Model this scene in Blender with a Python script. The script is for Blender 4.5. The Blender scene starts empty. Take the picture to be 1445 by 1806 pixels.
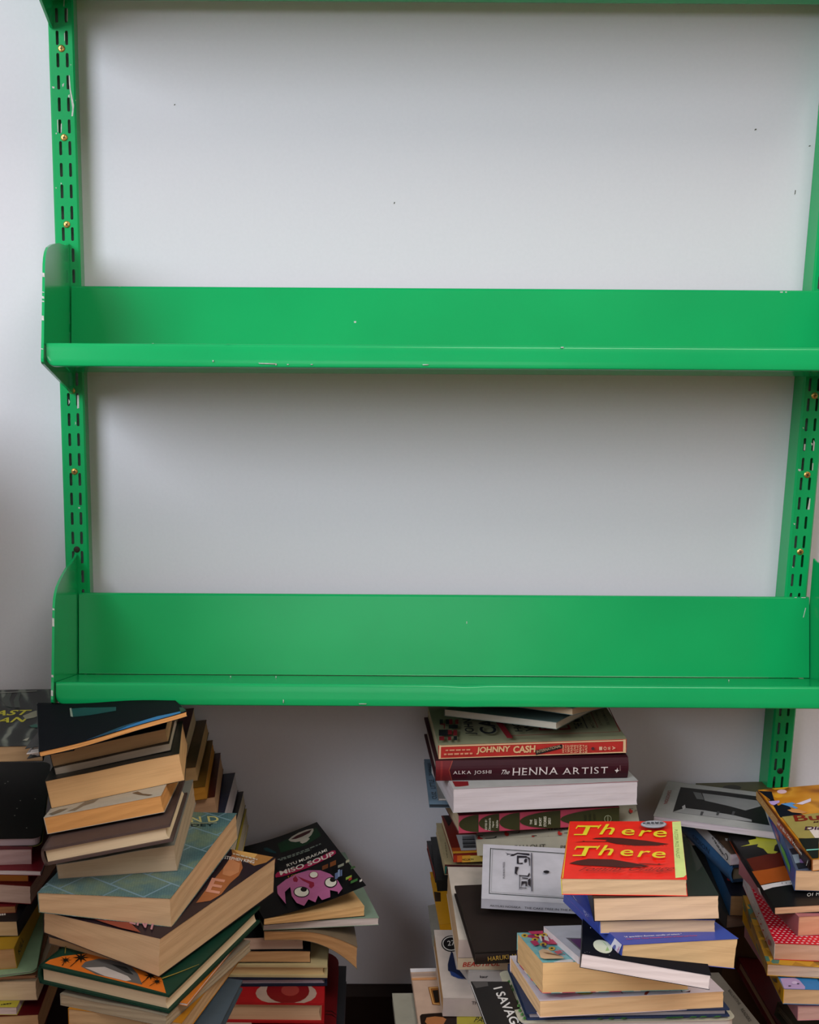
import bpy, bmesh, math, random
from mathutils import Vector, Matrix
from mathutils.geometry import tessellate_polygon
SC = bpy.context.scene
COL = SC.collection

# ------------------------------------------------------------------ camera
cam = bpy.data.cameras.new('camera'); camo = bpy.data.objects.new('camera', cam); COL.objects.link(camo)
PITCH = math.atan2(520, 2440)
camo.location = (0, -1.85, 1.06); camo.rotation_euler = (math.pi/2-PITCH, 0, 0)
cam.sensor_fit = 'AUTO'; cam.sensor_width = 36.0; cam.lens = 2440/1806*36
cam.shift_x = (722.5-490)/1806; cam.shift_y = (1070-903)/1806
cam.clip_start = .05; cam.clip_end = 50
SC.camera = camo
# ------------------------------------------------------------------ world, lights, exposure
w = bpy.data.worlds.new('world'); SC.world = w; w.use_nodes = True
bg = w.node_tree.nodes['Background']; bg.inputs[0].default_value = (.78, .88, 1, 1); bg.inputs[1].default_value = .25
def area(name, loc, target, sx, sy, power, color):
    l = bpy.data.lights.new(name, 'AREA'); l.shape = 'RECTANGLE'; l.size = sx; l.size_y = sy; l.energy = power; l.color = color
    o = bpy.data.objects.new(name, l); COL.objects.link(o); o.location = loc
    o.rotation_euler = (Vector(target)-Vector(loc)).to_track_quat('-Z', 'Y').to_euler()
    return o
# daylight through the side window (left wall) and the rear window behind the camera
area('window_daylight_left', (-1.58, -2.35, 1.92), (0.6, -.6, .85), 1.7, 1.3, 93, (.83, .92, 1))
area('window_daylight_rear', (.45, -4.08, 1.7), (.3, 0, 1.0), 1.3, 1.0, 9, (.95, .96, 1))
area('skylight', (1.0, -1.9, 2.96), (.75, -.6, .5), 1.2, 1.0, 33, (1, .95, .9))
SC.view_settings.view_transform = 'Standard'; SC.view_settings.look = 'None'
SC.view_settings.gamma = 1; SC.view_settings.use_curve_mapping = False
SC.view_settings.exposure = 0.0
SC.cycles.use_denoising = True
SC.cycles.max_bounces = 8; SC.cycles.diffuse_bounces = 5

# ------------------------------------------------------------------ materials
def lin(h):
    h = h.lstrip('#'); c = [int(h[i:i+2], 16)/255 for i in (0, 2, 4)]
    return tuple(((x+.055)/1.055)**2.4 if x > .04045 else x/12.92 for x in c)+(1,)
MATS = {}
def node_mat(name):
    m = bpy.data.materials.new(name); m.use_nodes = True
    return m, m.node_tree.nodes, m.node_tree.links, m.node_tree.nodes['Principled BSDF']
def noise(N, L, vec, scale, detail=3, rough=.5):
    n = N.new('ShaderNodeTexNoise'); n.inputs['Scale'].default_value = scale; n.inputs['Detail'].default_value = detail; n.inputs['Roughness'].default_value = rough
    if vec: L.new(vec, n.inputs['Vector'])
    return n
def mapping(N, L, scale, coord='Object', rot=(0, 0, 0)):
    tc = N.new('ShaderNodeTexCoord'); mp = N.new('ShaderNodeMapping'); mp.inputs['Scale'].default_value = scale; mp.inputs['Rotation'].default_value = rot
    L.new(tc.outputs[coord], mp.inputs[0]); return mp.outputs[0]
def ramp(N, L, fac, stops, interp='LINEAR'):
    r = N.new('ShaderNodeValToRGB'); L.new(fac, r.inputs[0]); cr = r.color_ramp; cr.interpolation = interp
    while len(cr.elements) < len(stops): cr.elements.new(.5)
    for e, (p, c) in zip(cr.elements, stops): e.position = p; e.color = lin(c) if isinstance(c, str) else c
    return r.outputs[0]
def bump(N, L, b, fac, strength, dist=.001):
    n = N.new('ShaderNodeBump'); n.inputs['Strength'].default_value = strength; n.inputs['Distance'].default_value = dist
    L.new(fac, n.inputs['Height']); L.new(n.outputs[0], b.inputs['Normal'])
def print_mat(h, rough=.38):
    """printed card or cloth in one colour with a faint tooth"""
    k = ('print', h, rough)
    if k in MATS: return MATS[k]
    m, N, L, b = node_mat('print_'+h.lstrip('#'))
    c = lin(h); v = mapping(N, L, (1, 1, 1)); n = noise(N, L, v, 60, 2)
    col = ramp(N, L, n.outputs[0], [(.3, tuple(x*.93 for x in c[:3])+(1,)), (.7, tuple(min(1, x*1.05) for x in c[:3])+(1,))])
    L.new(col, b.inputs['Base Color']); b.inputs['Roughness'].default_value = rough; b.inputs['Specular IOR Level'].default_value = .22 if rough < .7 else .05
    MATS[k] = m; return m
def page_mat(h):
    k = ('page', h)
    if k in MATS: return MATS[k]
    m, N, L, b = node_mat('paper_'+h.lstrip('#')); c = lin(h)
    v = mapping(N, L, (4, 4, 900)); n = noise(N, L, v, 1, 3, .6)
    v2 = mapping(N, L, (14, 14, 120)); n2 = noise(N, L, v2, 1, 3, .6)
    mx = N.new('ShaderNodeMath'); mx.operation = 'ADD'; L.new(n.outputs[0], mx.inputs[0]); L.new(n2.outputs[0], mx.inputs[1])
    hf = N.new('ShaderNodeMath'); hf.operation = 'MULTIPLY'; hf.inputs[1].default_value = .5; L.new(mx.outputs[0], hf.inputs[0])
    d = tuple(x*f for x, f in zip(c[:3], (.88, .86, .84)))+(1,); li = tuple(min(1, x*1.04) for x in c[:3])+(1,)
    col = ramp(N, L, hf.outputs[0], [(.33, d), (.5, c), (.68, li)])
    L.new(col, b.inputs['Base Color']); b.inputs['Roughness'].default_value = .85; b.inputs['Specular IOR Level'].default_value = .15
    bump(N, L, b, n.outputs[0], .25, .0004)
    MATS[k] = m; return m
def special(kind):
    k = ('special', kind)
    if k in MATS: return MATS[k]
    m, N, L, b = node_mat('cover_art_'+kind.lower()); b.inputs['Roughness'].default_value = .35; b.inputs['Specular IOR Level'].default_value = .25
    if kind == 'MAP':
        v = mapping(N, L, (1, 1, 1), rot=(0, 0, .5)); n = noise(N, L, v, 22, 4)
        base = ramp(N, L, n.outputs[0], [(.3, '#4e6c72'), (.5, '#62807f'), (.62, '#7d8f78'), (.72, '#6a8a8c')])
        br = N.new('ShaderNodeTexBrick'); br.inputs['Scale'].default_value = 130; br.inputs['Mortar Size'].default_value = .03
        L.new(v, br.inputs['Vector']); br.inputs['Color1'].default_value = (1, 1, 1, 1); br.inputs['Color2'].default_value = (.82, .85, .88, 1); br.inputs['Mortar'].default_value = (.42, .5, .56, 1)
        br2 = N.new('ShaderNodeTexBrick'); br2.inputs['Scale'].default_value = 11; br2.inputs['Mortar Size'].default_value = .012; br2.inputs['Row Height'].default_value = .42; br2.inputs['Brick Width'].default_value = .6; br2.offset = .3
        L.new(v, br2.inputs['Vector']); br2.inputs['Color1'].default_value = (0, 0, 0, 1); br2.inputs['Color2'].default_value = (0, 0, 0, 1); br2.inputs['Mortar'].default_value = (1, 1, 1, 1)
        mu = N.new('ShaderNodeMix'); mu.data_type = 'RGBA'; mu.blend_type = 'MULTIPLY'; mu.inputs[0].default_value = 1; L.new(base, mu.inputs[6]); L.new(br.outputs[0], mu.inputs[7])
        m2 = N.new('ShaderNodeMix'); m2.data_type = 'RGBA'; L.new(br2.outputs[0], m2.inputs[0]); L.new(mu.outputs[2], m2.inputs[6]); m2.inputs[7].default_value = lin('#7893a0')
        L.new(m2.outputs[2], b.inputs['Base Color'])
    elif kind == 'SMOKE':
        v = mapping(N, L, (1, .6, 1)); n0 = noise(N, L, v, 14, 4)
        wv = N.new('ShaderNodeTexWave'); wv.inputs['Scale'].default_value = 12; wv.inputs['Distortion'].default_value = 9; wv.inputs['Detail'].default_value = 3
        L.new(v, wv.inputs['Vector'])
        mu = N.new('ShaderNodeMath'); mu.operation = 'MULTIPLY'; L.new(wv.outputs[1], mu.inputs[0]); L.new(n0.outputs[0], mu.inputs[1])
        L.new(ramp(N, L, mu.outputs[0], [(.0, '#0c0d0c'), (.35, '#121413'), (.5, '#2c3330'), (.62, '#6f736a')]), b.inputs['Base Color'])
    elif kind == 'COLOR':
        v = mapping(N, L, (1, 1, 1)); vo = N.new('ShaderNodeTexVoronoi'); vo.inputs['Scale'].default_value = 75; L.new(v, vo.inputs['Vector'])
        sx = N.new('ShaderNodeSeparateColor'); L.new(vo.outputs['Color'], sx.inputs[0])
        L.new(ramp(N, L, sx.outputs[0], [(0, '#6fb0b5'), (.3, '#b02a5c'), (.42, '#82bcc0'), (.58, '#d9d2d0'), (.68, '#2a2d55'), (.78, '#c8485c'), (.88, '#7db5b5')], 'CONSTANT'), b.inputs['Base Color'])
    elif kind == 'GIRAFFE':
        v = mapping(N, L, (1, 1, 2)); vo = N.new('ShaderNodeTexVoronoi'); vo.inputs['Scale'].default_value = 60; L.new(v, vo.inputs['Vector'])
        sx = N.new('ShaderNodeSeparateColor'); L.new(vo.outputs['Color'], sx.inputs[0])
        L.new(ramp(N, L, sx.outputs[0], [(0, '#c8962a'), (.35, '#8a6a2c'), (.5, '#4f7a6c'), (.6, '#b07f24'), (.8, '#5a3a24'), (.88, '#d0a23c')], 'CONSTANT'), b.inputs['Base Color'])
    elif kind == 'BOKEH':
        v = mapping(N, L, (1, 1, 1)); n = noise(N, L, v, 26, 1.5, .4)
        L.new(ramp(N, L, n.outputs[0], [(.3, '#7a3f12'), (.45, '#c07a1c'), (.58, '#d09030'), (.7, '#8a4a14')]), b.inputs['Base Color'])
    MATS[k] = m; return m
def cover_mat(h, rough=.38): return print_mat(h, rough) if h.startswith('#') else special(h)

def enamel():
    m, N, L, b = node_mat('green_enamel'); v = mapping(N, L, (1, 1, 1))
    n = noise(N, L, v, 5, 3); L.new(ramp(N, L, n.outputs[0], [(.3, '#0c9855'), (.7, '#0fa25b')]), b.inputs['Base Color'])
    b.inputs['Roughness'].default_value = .2; b.inputs['Specular IOR Level'].default_value = .3
    n2 = noise(N, L, v, 260, 2); bump(N, L, b, n2.outputs[0], .06, .0006); return m
def plain(name, h, rough=.6, metal=0, nscale=40, amt=.08, bumpv=0):
    m, N, L, b = node_mat(name); c = lin(h); v = mapping(N, L, (1, 1, 1)); n = noise(N, L, v, nscale, 4)
    L.new(ramp(N, L, n.outputs[0], [(.3, tuple(x*(1-amt) for x in c[:3])+(1,)), (.7, tuple(min(1, x*(1+amt)) for x in c[:3])+(1,))]), b.inputs['Base Color'])
    b.inputs['Roughness'].default_value = rough; b.inputs['Metallic'].default_value = metal
    b.inputs['Specular IOR Level'].default_value = .25 if not metal else .5
    if bumpv: bump(N, L, b, n.outputs[0], bumpv, .001)
    return m
GREEN = enamel(); CHIP = plain('chipped_paint', '#b9bbb4', .5, 0, 300, .15); BRASS = plain('brass', '#c9a25a', .32, .9, 200, .1); DARKM = plain('dark_metal', '#241c12', .6, .3)
WALL = plain('wall_paint', '#d4d0d7', .75, 0, 220, .012, .12); SKIRT = plain('dark_skirting', '#1f0d09', .7, 0, 12, .25)
def wood_floor():
    m, N, L, b = node_mat('floor_boards'); v = mapping(N, L, (1, 14, 1)); n = noise(N, L, v, 4, 5)
    L.new(ramp(N, L, n.outputs[0], [(.3, '#5a341c'), (.55, '#7a4a28'), (.75, '#8f5c34')]), b.inputs['Base Color']); b.inputs['Roughness'].default_value = .45; return m
FLOOR = wood_floor(); CEIL = plain('ceiling_paint', '#d8d6d0', .8); OTHER = plain('side_wall_paint', '#c9b79c', .8); CARD = plain('cardboard', '#4a3626', .85); MARK = plain('wall_mark', '#5a5850', .8)

# ------------------------------------------------------------------ helpers
def obj(name, verts, faces, mats, mi=None, parent=None, kind=None, smooth=False):
    me = bpy.data.meshes.new(name); me.from_pydata([tuple(v) for v in verts], [], faces); me.update()
    for m in mats: me.materials.append(m)
    if mi: me.polygons.foreach_set('material_index', mi)
    if smooth: me.polygons.foreach_set('use_smooth', [True]*len(me.polygons))
    o = bpy.data.objects.new(name, me); COL.objects.link(o)
    if parent: o.parent = parent
    if kind: o['kind'] = kind
    return o
class MB:
    def __init__(s): s.v = []; s.f = []; s.m = []
    def add(s, vs, fs, m=0):
        n = len(s.v); s.v += [tuple(v) for v in vs]; s.f += [tuple(i+n for i in f) for f in fs]; s.m += [m]*len(fs)
    def box(s, a, b, m=0):
        (x0, y0, z0), (x1, y1, z1) = a, b
        s.add([(x0, y0, z0), (x1, y0, z0), (x1, y1, z0), (x0, y1, z0), (x0, y0, z1), (x1, y0, z1), (x1, y1, z1), (x0, y1, z1)],
              [(0, 3, 2, 1), (4, 5, 6, 7), (0, 1, 5, 4), (1, 2, 6, 5), (2, 3, 7, 6), (3, 0, 4, 7)], m)
    def grid(s, nx, ny, nz, fn, m=0):
        """closed box surface of a lattice; fn(i/nx, j/ny, k/nz) -> point"""
        idx = {}; vs = []; fs = []
        def g(i, j, k):
            if (i, j, k) not in idx: idx[(i, j, k)] = len(vs); vs.append(fn(i/nx, j/ny, k/nz))
            return idx[(i, j, k)]
        for i in range(nx):
            for j in range(ny):
                fs.append((g(i, j, 0), g(i, j+1, 0), g(i+1, j+1, 0), g(i+1, j, 0))); fs.append((g(i, j, nz), g(i+1, j, nz), g(i+1, j+1, nz), g(i, j+1, nz)))
        for i in range(nx):
            for k in range(nz):
                fs.append((g(i, 0, k), g(i+1, 0, k), g(i+1, 0, k+1), g(i, 0, k+1))); fs.append((g(i, ny, k), g(i, ny, k+1), g(i+1, ny, k+1), g(i+1, ny, k)))
        for j in range(ny):
            for k in range(nz):
                fs.append((g(0, j, k), g(0, j, k+1), g(0, j+1, k+1), g(0, j+1, k))); fs.append((g(nx, j, k), g(nx, j+1, k), g(nx, j+1, k+1), g(nx, j, k+1)))
        s.add(vs, fs, m)
    def extrude(s, pts, h0, h1, m=0):
        """outline (x,y) swept from h0(x,y) to h1(x,y)"""
        n = len(pts)
        s.add([(x, y, h0) for x, y in pts]+[(x, y, h1) for x, y in pts],
              [tuple(range(n-1, -1, -1)), tuple(range(n, 2*n))]+[(i, (i+1) % n, n+(i+1) % n, n+i) for i in range(n)], m)
    def obj(s, name, mats, parent=None, kind=None, smooth=False): return obj(name, s.v, s.f, mats, s.m, parent, kind, smooth)
def tag(o, label, cat, group=None):
    o['label'] = label; o['category'] = cat
    if group: o['group'] = group
def empty(name, loc, rot=None):
    o = bpy.data.objects.new(name, None); COL.objects.link(o); o.location = loc; o.empty_display_size = .02
    if rot is not None: o.rotation_euler = rot
    return o

# ------------------------------------------------------------------ room
XL_, XR_, YB_, H_ = -1.6, 2.6, -4.1, 3.0
def slab(name, a, b, mat):
    m = MB(); m.box(a, b); return m.obj(name, [mat], kind='structure')
m = MB(); m.box((XL_-.1, 0, 0), (XR_+.1, .1, H_))
for (x, z, a, b_) in [(.6085, 1.287, .0012, .001), (.679, 1.267, .0012, .0008), (.665, 1.21, .0006, .003), (-.131, 1.317, .0008, .0008), (.15, 1.197, .0007, .0012)]:
    m.add([(x-a, -.0003, z-b_), (x+a, -.0003, z-b_*.6), (x+a*1.4, -.0003, z+b_), (x-a*.4, -.0003, z+b_)], [(0, 1, 2, 3)], 1)
m.obj('wall_back', [WALL, MARK], kind='structure')
slab('floor', (XL_-.1, YB_-.1, -.1), (XR_+.1, .1, 0), FLOOR)
m = MB()
for a, b, c, d in [(XL_-.1, .4, YB_-.1, .1), (1.6, XR_+.1, YB_-.1, .1), (.4, 1.6, YB_-.1, -2.4), (.4, 1.6, -1.4, .1)]: m.box((a, c, H_), (b, d, H_+.1))
m.obj('ceiling', [CEIL], kind='structure')
slab('wall_right', (XR_, YB_-.1, 0), (XR_+.1, 0, H_), OTHER)
def wall_with_hole(name, axis, pos, thick, lo, hi, hole, mat):
    m = MB(); (h0, h1, z0, z1) = hole
    for a, b, c, d in [(lo, h0, 0, H_), (h1, hi, 0, H_), (h0, h1, 0, z0), (h0, h1, z1, H_)]:
        if axis == 'x': m.box((min(pos, pos+thick), a, c), (max(pos, pos+thick), b, d))
        else: m.box((a, min(pos, pos+thick), c), (b, max(pos, pos+thick), d))
    return m.obj(name, [mat], kind='structure')
wall_with_hole('wall_left', 'x', XL_, -.1, YB_-.1, 0, (-3.2, -1.5, 1.27, 2.57), OTHER)
wall_with_hole('wall_rear', 'y', YB_, -.1, XL_-.1, XR_+.1, (-.2, 1.1, 1.2, 2.2), OTHER)
def window(name, axis, pos, h0, h1, z0, z1):
    m = MB(); t = .03
    def bx(a, b, c, d):
        if axis == 'x': m.box((pos-.08, a, c), (pos-.03, b, d))
        else: m.box((a, pos-.08, c), (b, pos-.03, d))
    mid = (h0+h1)/2
    for r in [(h0, h0+t, z0, z1), (h1-t, h1, z0, z1), (h0, h1, z0, z0+t), (h0, h1, z1-t, z1), (mid-t/2, mid+t/2, z0, z1)]: bx(*r)
    m.obj(name, [CEIL], kind='structure')
window('window_1', 'x', XL_, -3.2, -1.5, 1.27, 2.57); window('window_2', 'y', YB_, -.2, 1.1, 1.2, 2.2)
slab('added_shade_wall', (-.64, -1.5, 0), (-.5, 0, .98), WALL)  # unseen half-wall, added to shade the left piles and wall strip
m = MB(); m.grid(1, 1, 1, lambda i, j, k: (XL_+(XR_-XL_)*i, -.016*(1-j), .094*k)); m.add([(XL_, -.016, .094), (XR_, -.016, .094), (XR_, -.006, .106), (XL_, -.006, .106), (XL_, 0, .106), (XR_, 0, .106)], [(0, 1, 2, 3), (3, 2, 5, 4)])
m.obj('baseboard_back', [SKIRT], kind='structure')

# ------------------------------------------------------------------ uprights
def upright(label, xc, width, z_ref, row0, pitch, cols, lean, z0, z1, screws, chips, scol):
    """slotted steel channel on the wall, screwed through its face"""
    root = empty('upright_rail', (xc, 0, z0)); tag(root, label, 'shelf upright', 'slotted wall uprights')
    D = .035; hw = width/2; m = MB()
    def X(x, z): return x+lean*(z-z_ref)
    rows = []; k = math.floor((z0-row0)/pitch)+1
    while row0+k*pitch+.0083 < z1: rows.append(row0+k*pitch); k += 1
    zs = [z0]
    for r in rows: zs += [r-.0083, r-.0072, r+.0072, r+.0083]
    zs.append(z1); sw = .00175
    xs = [-hw, -hw+.0022, cols[0]-sw, cols[0]+sw, cols[1]-sw, cols[1]+sw, hw-.0022, hw]
    P = lambda x, y, z: (X(x, z), y, z-z0)
    for a, b in zip(zs, zs[1:]):
        mid = (a+b)/2; inrow = any(abs(mid-r) < .0083 for r in rows)
        for i in range(7):
            slot = inrow and i in (2, 4)
            ya = -D+.0022 if i == 0 else -D; yb = -D+.0022 if i == 6 else -D
            if not slot: m.add([P(xs[i], ya, a), P(xs[i+1], yb, a), P(xs[i+1], yb, b), P(xs[i], ya, b)], [(0, 1, 2, 3)])
            if slot and any(abs(mid-r) > .0072 for r in rows if abs(mid-r) < .0083):   # rounded slot ends
                up = any(mid > r for r in rows if abs(mid-r) < .0083); e = .0009
                for s_, t_ in ((0, 1), (1, -1)):
                    xa = xs[i+s_]
                    zz = b if up else a; zo = a if up else b
                    m.add([P(xa, -D, zz), P(xa+t_*e, -D, zz), P(xa, -D, zo)], [(0, 1, 2)])
            if slot and not any(abs(mid-r) > .0072 for r in rows if abs(mid-r) < .0083):  # sheet thickness inside the slot
                for xa in (xs[i], xs[i+1]): m.add([P(xa, -D, a-.0011), P(xa, -D, b+.0011), P(xa, -D+.0016, b+.0011), P(xa, -D+.0016, a-.0011)], [(0, 1, 2, 3)])
        for xa in (-hw, hw): m.add([P(xa, -D+.0022, a), P(xa, -.0005, a), P(xa, -.0005, b), P(xa, -D+.0022, b)], [(0, 1, 2, 3)])
    for pts in chips: m.add([(x-xc, -D-.0003, z-z0) for x, z in pts], [tuple(range(len(pts)))], 1)
    o = m.obj('channel', [GREEN, CHIP], root)
    for z, dark in screws:
        s = MB(); n = 18; r = .0042; cx = X(scol, z)
        rings = [(r, -D-.0002), (r, -D-.0009), (r*.75, -D-.0016), (r*.35, -D-.0019)]
        vs = []; fs = []
        for rr, y in rings: vs += [(cx+rr*math.cos(2*math.pi*i/n), y, z-z0+rr*math.sin(2*math.pi*i/n)) for i in range(n)]
        for k_ in range(3): fs += [(k_*n+i, k_*n+(i+1) % n, (k_+1)*n+(i+1) % n, (k_+1)*n+i) for i in range(n)]
        fs.append(tuple(range(3*n, 4*n))); s.add(vs, fs)
        a0 = random.Random(int(z*1000)).uniform(0, 1.5)
        for q in (0, math.pi/2):
            ca, sa = math.cos(a0+q), math.sin(a0+q)
            s.add([(cx+ca*u-sa*v, -D-.0021, z-z0+sa*u+ca*v) for u, v in ((-.0024, -.0005), (.0024, -.0005), (.0024, .0005), (-.0024, .0005))], [(0, 1, 2, 3)], 1)
        s.obj('screw', [DARKM if dark else BRASS, DARKM], root)
    return root
CH_L = [[(-0.2592, 1.3462), (-0.258, 1.3462), (-0.2572, 1.33), (-0.2554, 1.3207), (-0.2537, 1.3113), (-0.2554, 1.2988), (-0.2574, 1.2985), (-0.2561, 1.3082), (-0.2579, 1.3238), (-0.2591, 1.3362)], [(-0.2677, 1.3362), (-0.2651, 1.3377), (-0.2661, 1.3339), (-0.2674, 1.3331)], [(-0.2805, 1.3339), (-0.2772, 1.3334), (-0.2776, 1.3312), (-0.2801, 1.3318)], [(-0.2607, 1.323), (-0.259, 1.3246), (-0.2588, 1.3207), (-0.2604, 1.3207)], [(-0.2753, 1.2941), (-0.2743, 1.2949), (-0.2744, 1.28), (-0.2753, 1.2793)], [(-0.2708, 1.2894), (-0.2696, 1.2902), (-0.2701, 1.28), (-0.2714, 1.2782)], [(-0.2778, 1.2788), (-0.2761, 1.2788), (-0.2765, 1.2772), (-0.2775, 1.2772)], [(-0.2568, 1.3597), (-0.2555, 1.3594), (-0.2562, 1.3581)], [(-0.2625, 1.4342), (-0.2616, 1.4342), (-0.2623, 1.4266), (-0.2631, 1.4266)], [(-0.2591, 1.4251), (-0.258, 1.4236), (-0.2584, 1.4099), (-0.2595, 1.4087)], [(-0.2734, 1.2191), (-0.2718, 1.2183), (-0.2732, 1.2167)], [(-0.2803, 1.2136), (-0.2786, 1.2132), (-0.2793, 1.2116)], [(-0.2518, 1.318), (-0.251, 1.3176), (-0.2516, 1.3163)], [(-0.2591, 1.347), (-0.2582, 1.3467), (-0.2588, 1.3455)], [(-0.2631, 1.3962), (-0.2623, 1.3962), (-0.2627, 1.387), (-0.2634, 1.3867)], [(-0.2606, 0.9544), (-0.2583, 0.9544), (-0.2586, 0.9376), (-0.2611, 0.9368)], [(-0.2719, 0.9494), (-0.27, 0.9456), (-0.2721, 0.9418)], [(-0.2641, 0.9204), (-0.263, 0.9179), (-0.2643, 0.9154)], [(-0.2635, 0.808), (-0.2609, 0.8074), (-0.2615, 0.8056), (-0.2635, 0.8059)]]
CH_R = [[(0.6839, 0.8586), (0.6878, 0.8573), (0.6867, 0.8548), (0.6841, 0.856)], [(0.6853, 0.913), (0.6874, 0.9118), (0.6862, 0.9105)], [(0.6979, 0.8926), (0.7005, 0.8914), (0.6995, 0.8885)], [(0.7008, 0.8965), (0.703, 0.8926), (0.7026, 0.8821), (0.701, 0.8821)], [(0.683, 0.7865), (0.686, 0.7856), (0.6845, 0.7839)], [(0.7018, 0.8192), (0.7031, 0.8192), (0.703, 0.8045), (0.7001, 0.8045)], [(0.7019, 0.866), (0.7032, 0.8657), (0.7033, 0.8564), (0.7021, 0.8564)], [(0.6856, 0.7289), (0.6876, 0.7272), (0.6871, 0.7259)], [(0.689, 0.8907), (0.691, 0.8907), (0.691, 0.8827), (0.689, 0.8827)]]
upright('green slotted upright screwed to the wall on the left', -.2672, .0317, 1, 1.3385, .026, (-.0049, .0067), 0, .2, 1.75,
        [(1.3781, 0), (1.2732, 0), (1.1682, 0), (.9600, 0), (.8548, 0), (.7511, 1)], CH_L, 0.0)
upright('green slotted upright screwed to the wall on the right', .695, .0300, .745, .7869, .0258, (-.0068, .0042), .0116, .2, 1.75,
        [(.9535, 0), (.8505, 0), (.7477, 0), (.4422, 1)], CH_R, 0.0)

# ------------------------------------------------------------------ shelves
TH = .208; UV = Vector((0, -math.cos(TH), math.sin(TH))); VV = Vector((0, math.sin(TH), math.cos(TH)))
SH, SD, SL = .1086, .1933, .0266
def shelf(label, org, length, fall, dent=None, chips=()):
    root = empty('metal_shelf', org); tag(root, label, 'shelf', 'green metal shelves on the uprights')
    P = lambda x, s, t: Vector((x, 0, fall*x))+UV*s+VV*t
    # sampling along the length, denser at the rounded lip ends
    rr = .010; xs = [rr*(1-math.cos(math.pi/2*i/6)) for i in range(7)]+[length*i/70 for i in range(1, 70)]+[length-rr*(1-math.cos(math.pi/2*i/6)) for i in range(6, -1, -1)]
    def liplen(x):
        d = min(x, length-x)
        return SL-(rr-math.sqrt(max(0, rr*rr-(rr-min(d, rr))**2)))
    def dn(x, t):
        if dent is None: return 0
        return -dent[1]*math.exp(-((x-dent[0])/.018)**2)*(1 if t > -.012 else .3)
    b = .0035; T = .0012
    pan = [(.0, 0), (.003, -.0002)]+[(SD*i/8, 0) for i in range(1, 8)]+[(SD-b, 0), (SD-b*.45, -b*.12), (SD-b*.12, -b*.45), (SD, -b)]
    m = MB(); rows = []
    for x in xs:
        l = liplen(x); pr = [(s, t) for s, t in pan]+[(SD, -b-(l-b-.0015)*i/3) for i in (1, 2, 3)]+[(SD-.0006, -l+.0004), (SD-.002, -l), (SD-.009, -l+.0003)]
        r = [P(x, s, t+(dn(x, t) if s > SD-.02 else 0)) for s, t in pr]; rows.append(r)
    n = len(rows[0]); vs = [v for r in rows for v in r]
    m.add(vs, [(i*n+j, i*n+j+1, (i+1)*n+j+1, (i+1)*n+j) for i in range(len(rows)-1) for j in range(n-1)])
    for face, pts in chips:
        if face == 'lip': m.add([P(x, SD+.0004, t) for x, t in pts], [tuple(range(len(pts)))], 1)
        elif face == 'pan': m.add([P(x, t, .0004) for x, t in pts], [tuple(range(len(pts)))], 1)
    o = m.obj('tray', [GREEN, CHIP], root, smooth=True)
    md = o.modifiers.new('thickness', 'SOLIDIFY'); md.thickness = T; md.offset = -1
    m = MB(); c = .0025
    pf = [(-.007, SH-.0004), (-.003, SH), (-.0008, SH-.0008), (0, SH-c), (0, SH*.5), (0, .0015), (.0004, .0006)]
    vs = []
    for i in range(41): vs += [P(length*i/40, s, t) for s, t in pf]
    n = len(pf); m.add(vs, [(i*n+j, (i+1)*n+j, (i+1)*n+j+1, i*n+j+1) for i in range(40) for j in range(n-1)])
    for face, pts in chips:
        if face == 'back': m.add([P(x, .0005, t) for x, t in pts], [tuple(range(len(pts)))], 1)
    o = m.obj('back_panel', [GREEN, CHIP], root)
    md = o.modifiers.new('thickness', 'SOLIDIFY'); md.thickness = T; md.offset = 0
    out = [(-.029, -.0235), (-.022, -.0250), (.196, -.0250), (.2015, -.0235), (.2025, -.020), (.199, 0), (.194, .05), (.1905, .09), (.187, .0985), (.180, .1065), (.168, .1145), (.140, .1250), (.115, .1325), (.089, .1400), (.045, .1490), (.018, .1560), (.0100, .1600)]
    for side, x in ((-1, -.0045), (1, length+.0015)):
        m = MB(); N_ = len(out); th = .003 if side < 0 else .002
        vs = [P(x, s, t) for s, t in out]+[P(x+th, s, t) for s, t in out]
        m.add(vs, [tuple(range(N_)), tuple(range(2*N_-1, N_-1, -1))]+[(i, N_+i, N_+(i+1) % N_, (i+1) % N_) for i in range(N_)])
        if side < 0:
            for face, pts in chips:
                if face == 'end': m.add([P(x+q*.0032-.0001, s+.0007, t) for q, s, t in pts], [tuple(range(len(pts)))], 1)
        o = m.obj('end_panel', [GREEN, CHIP], root)
    return root
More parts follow.
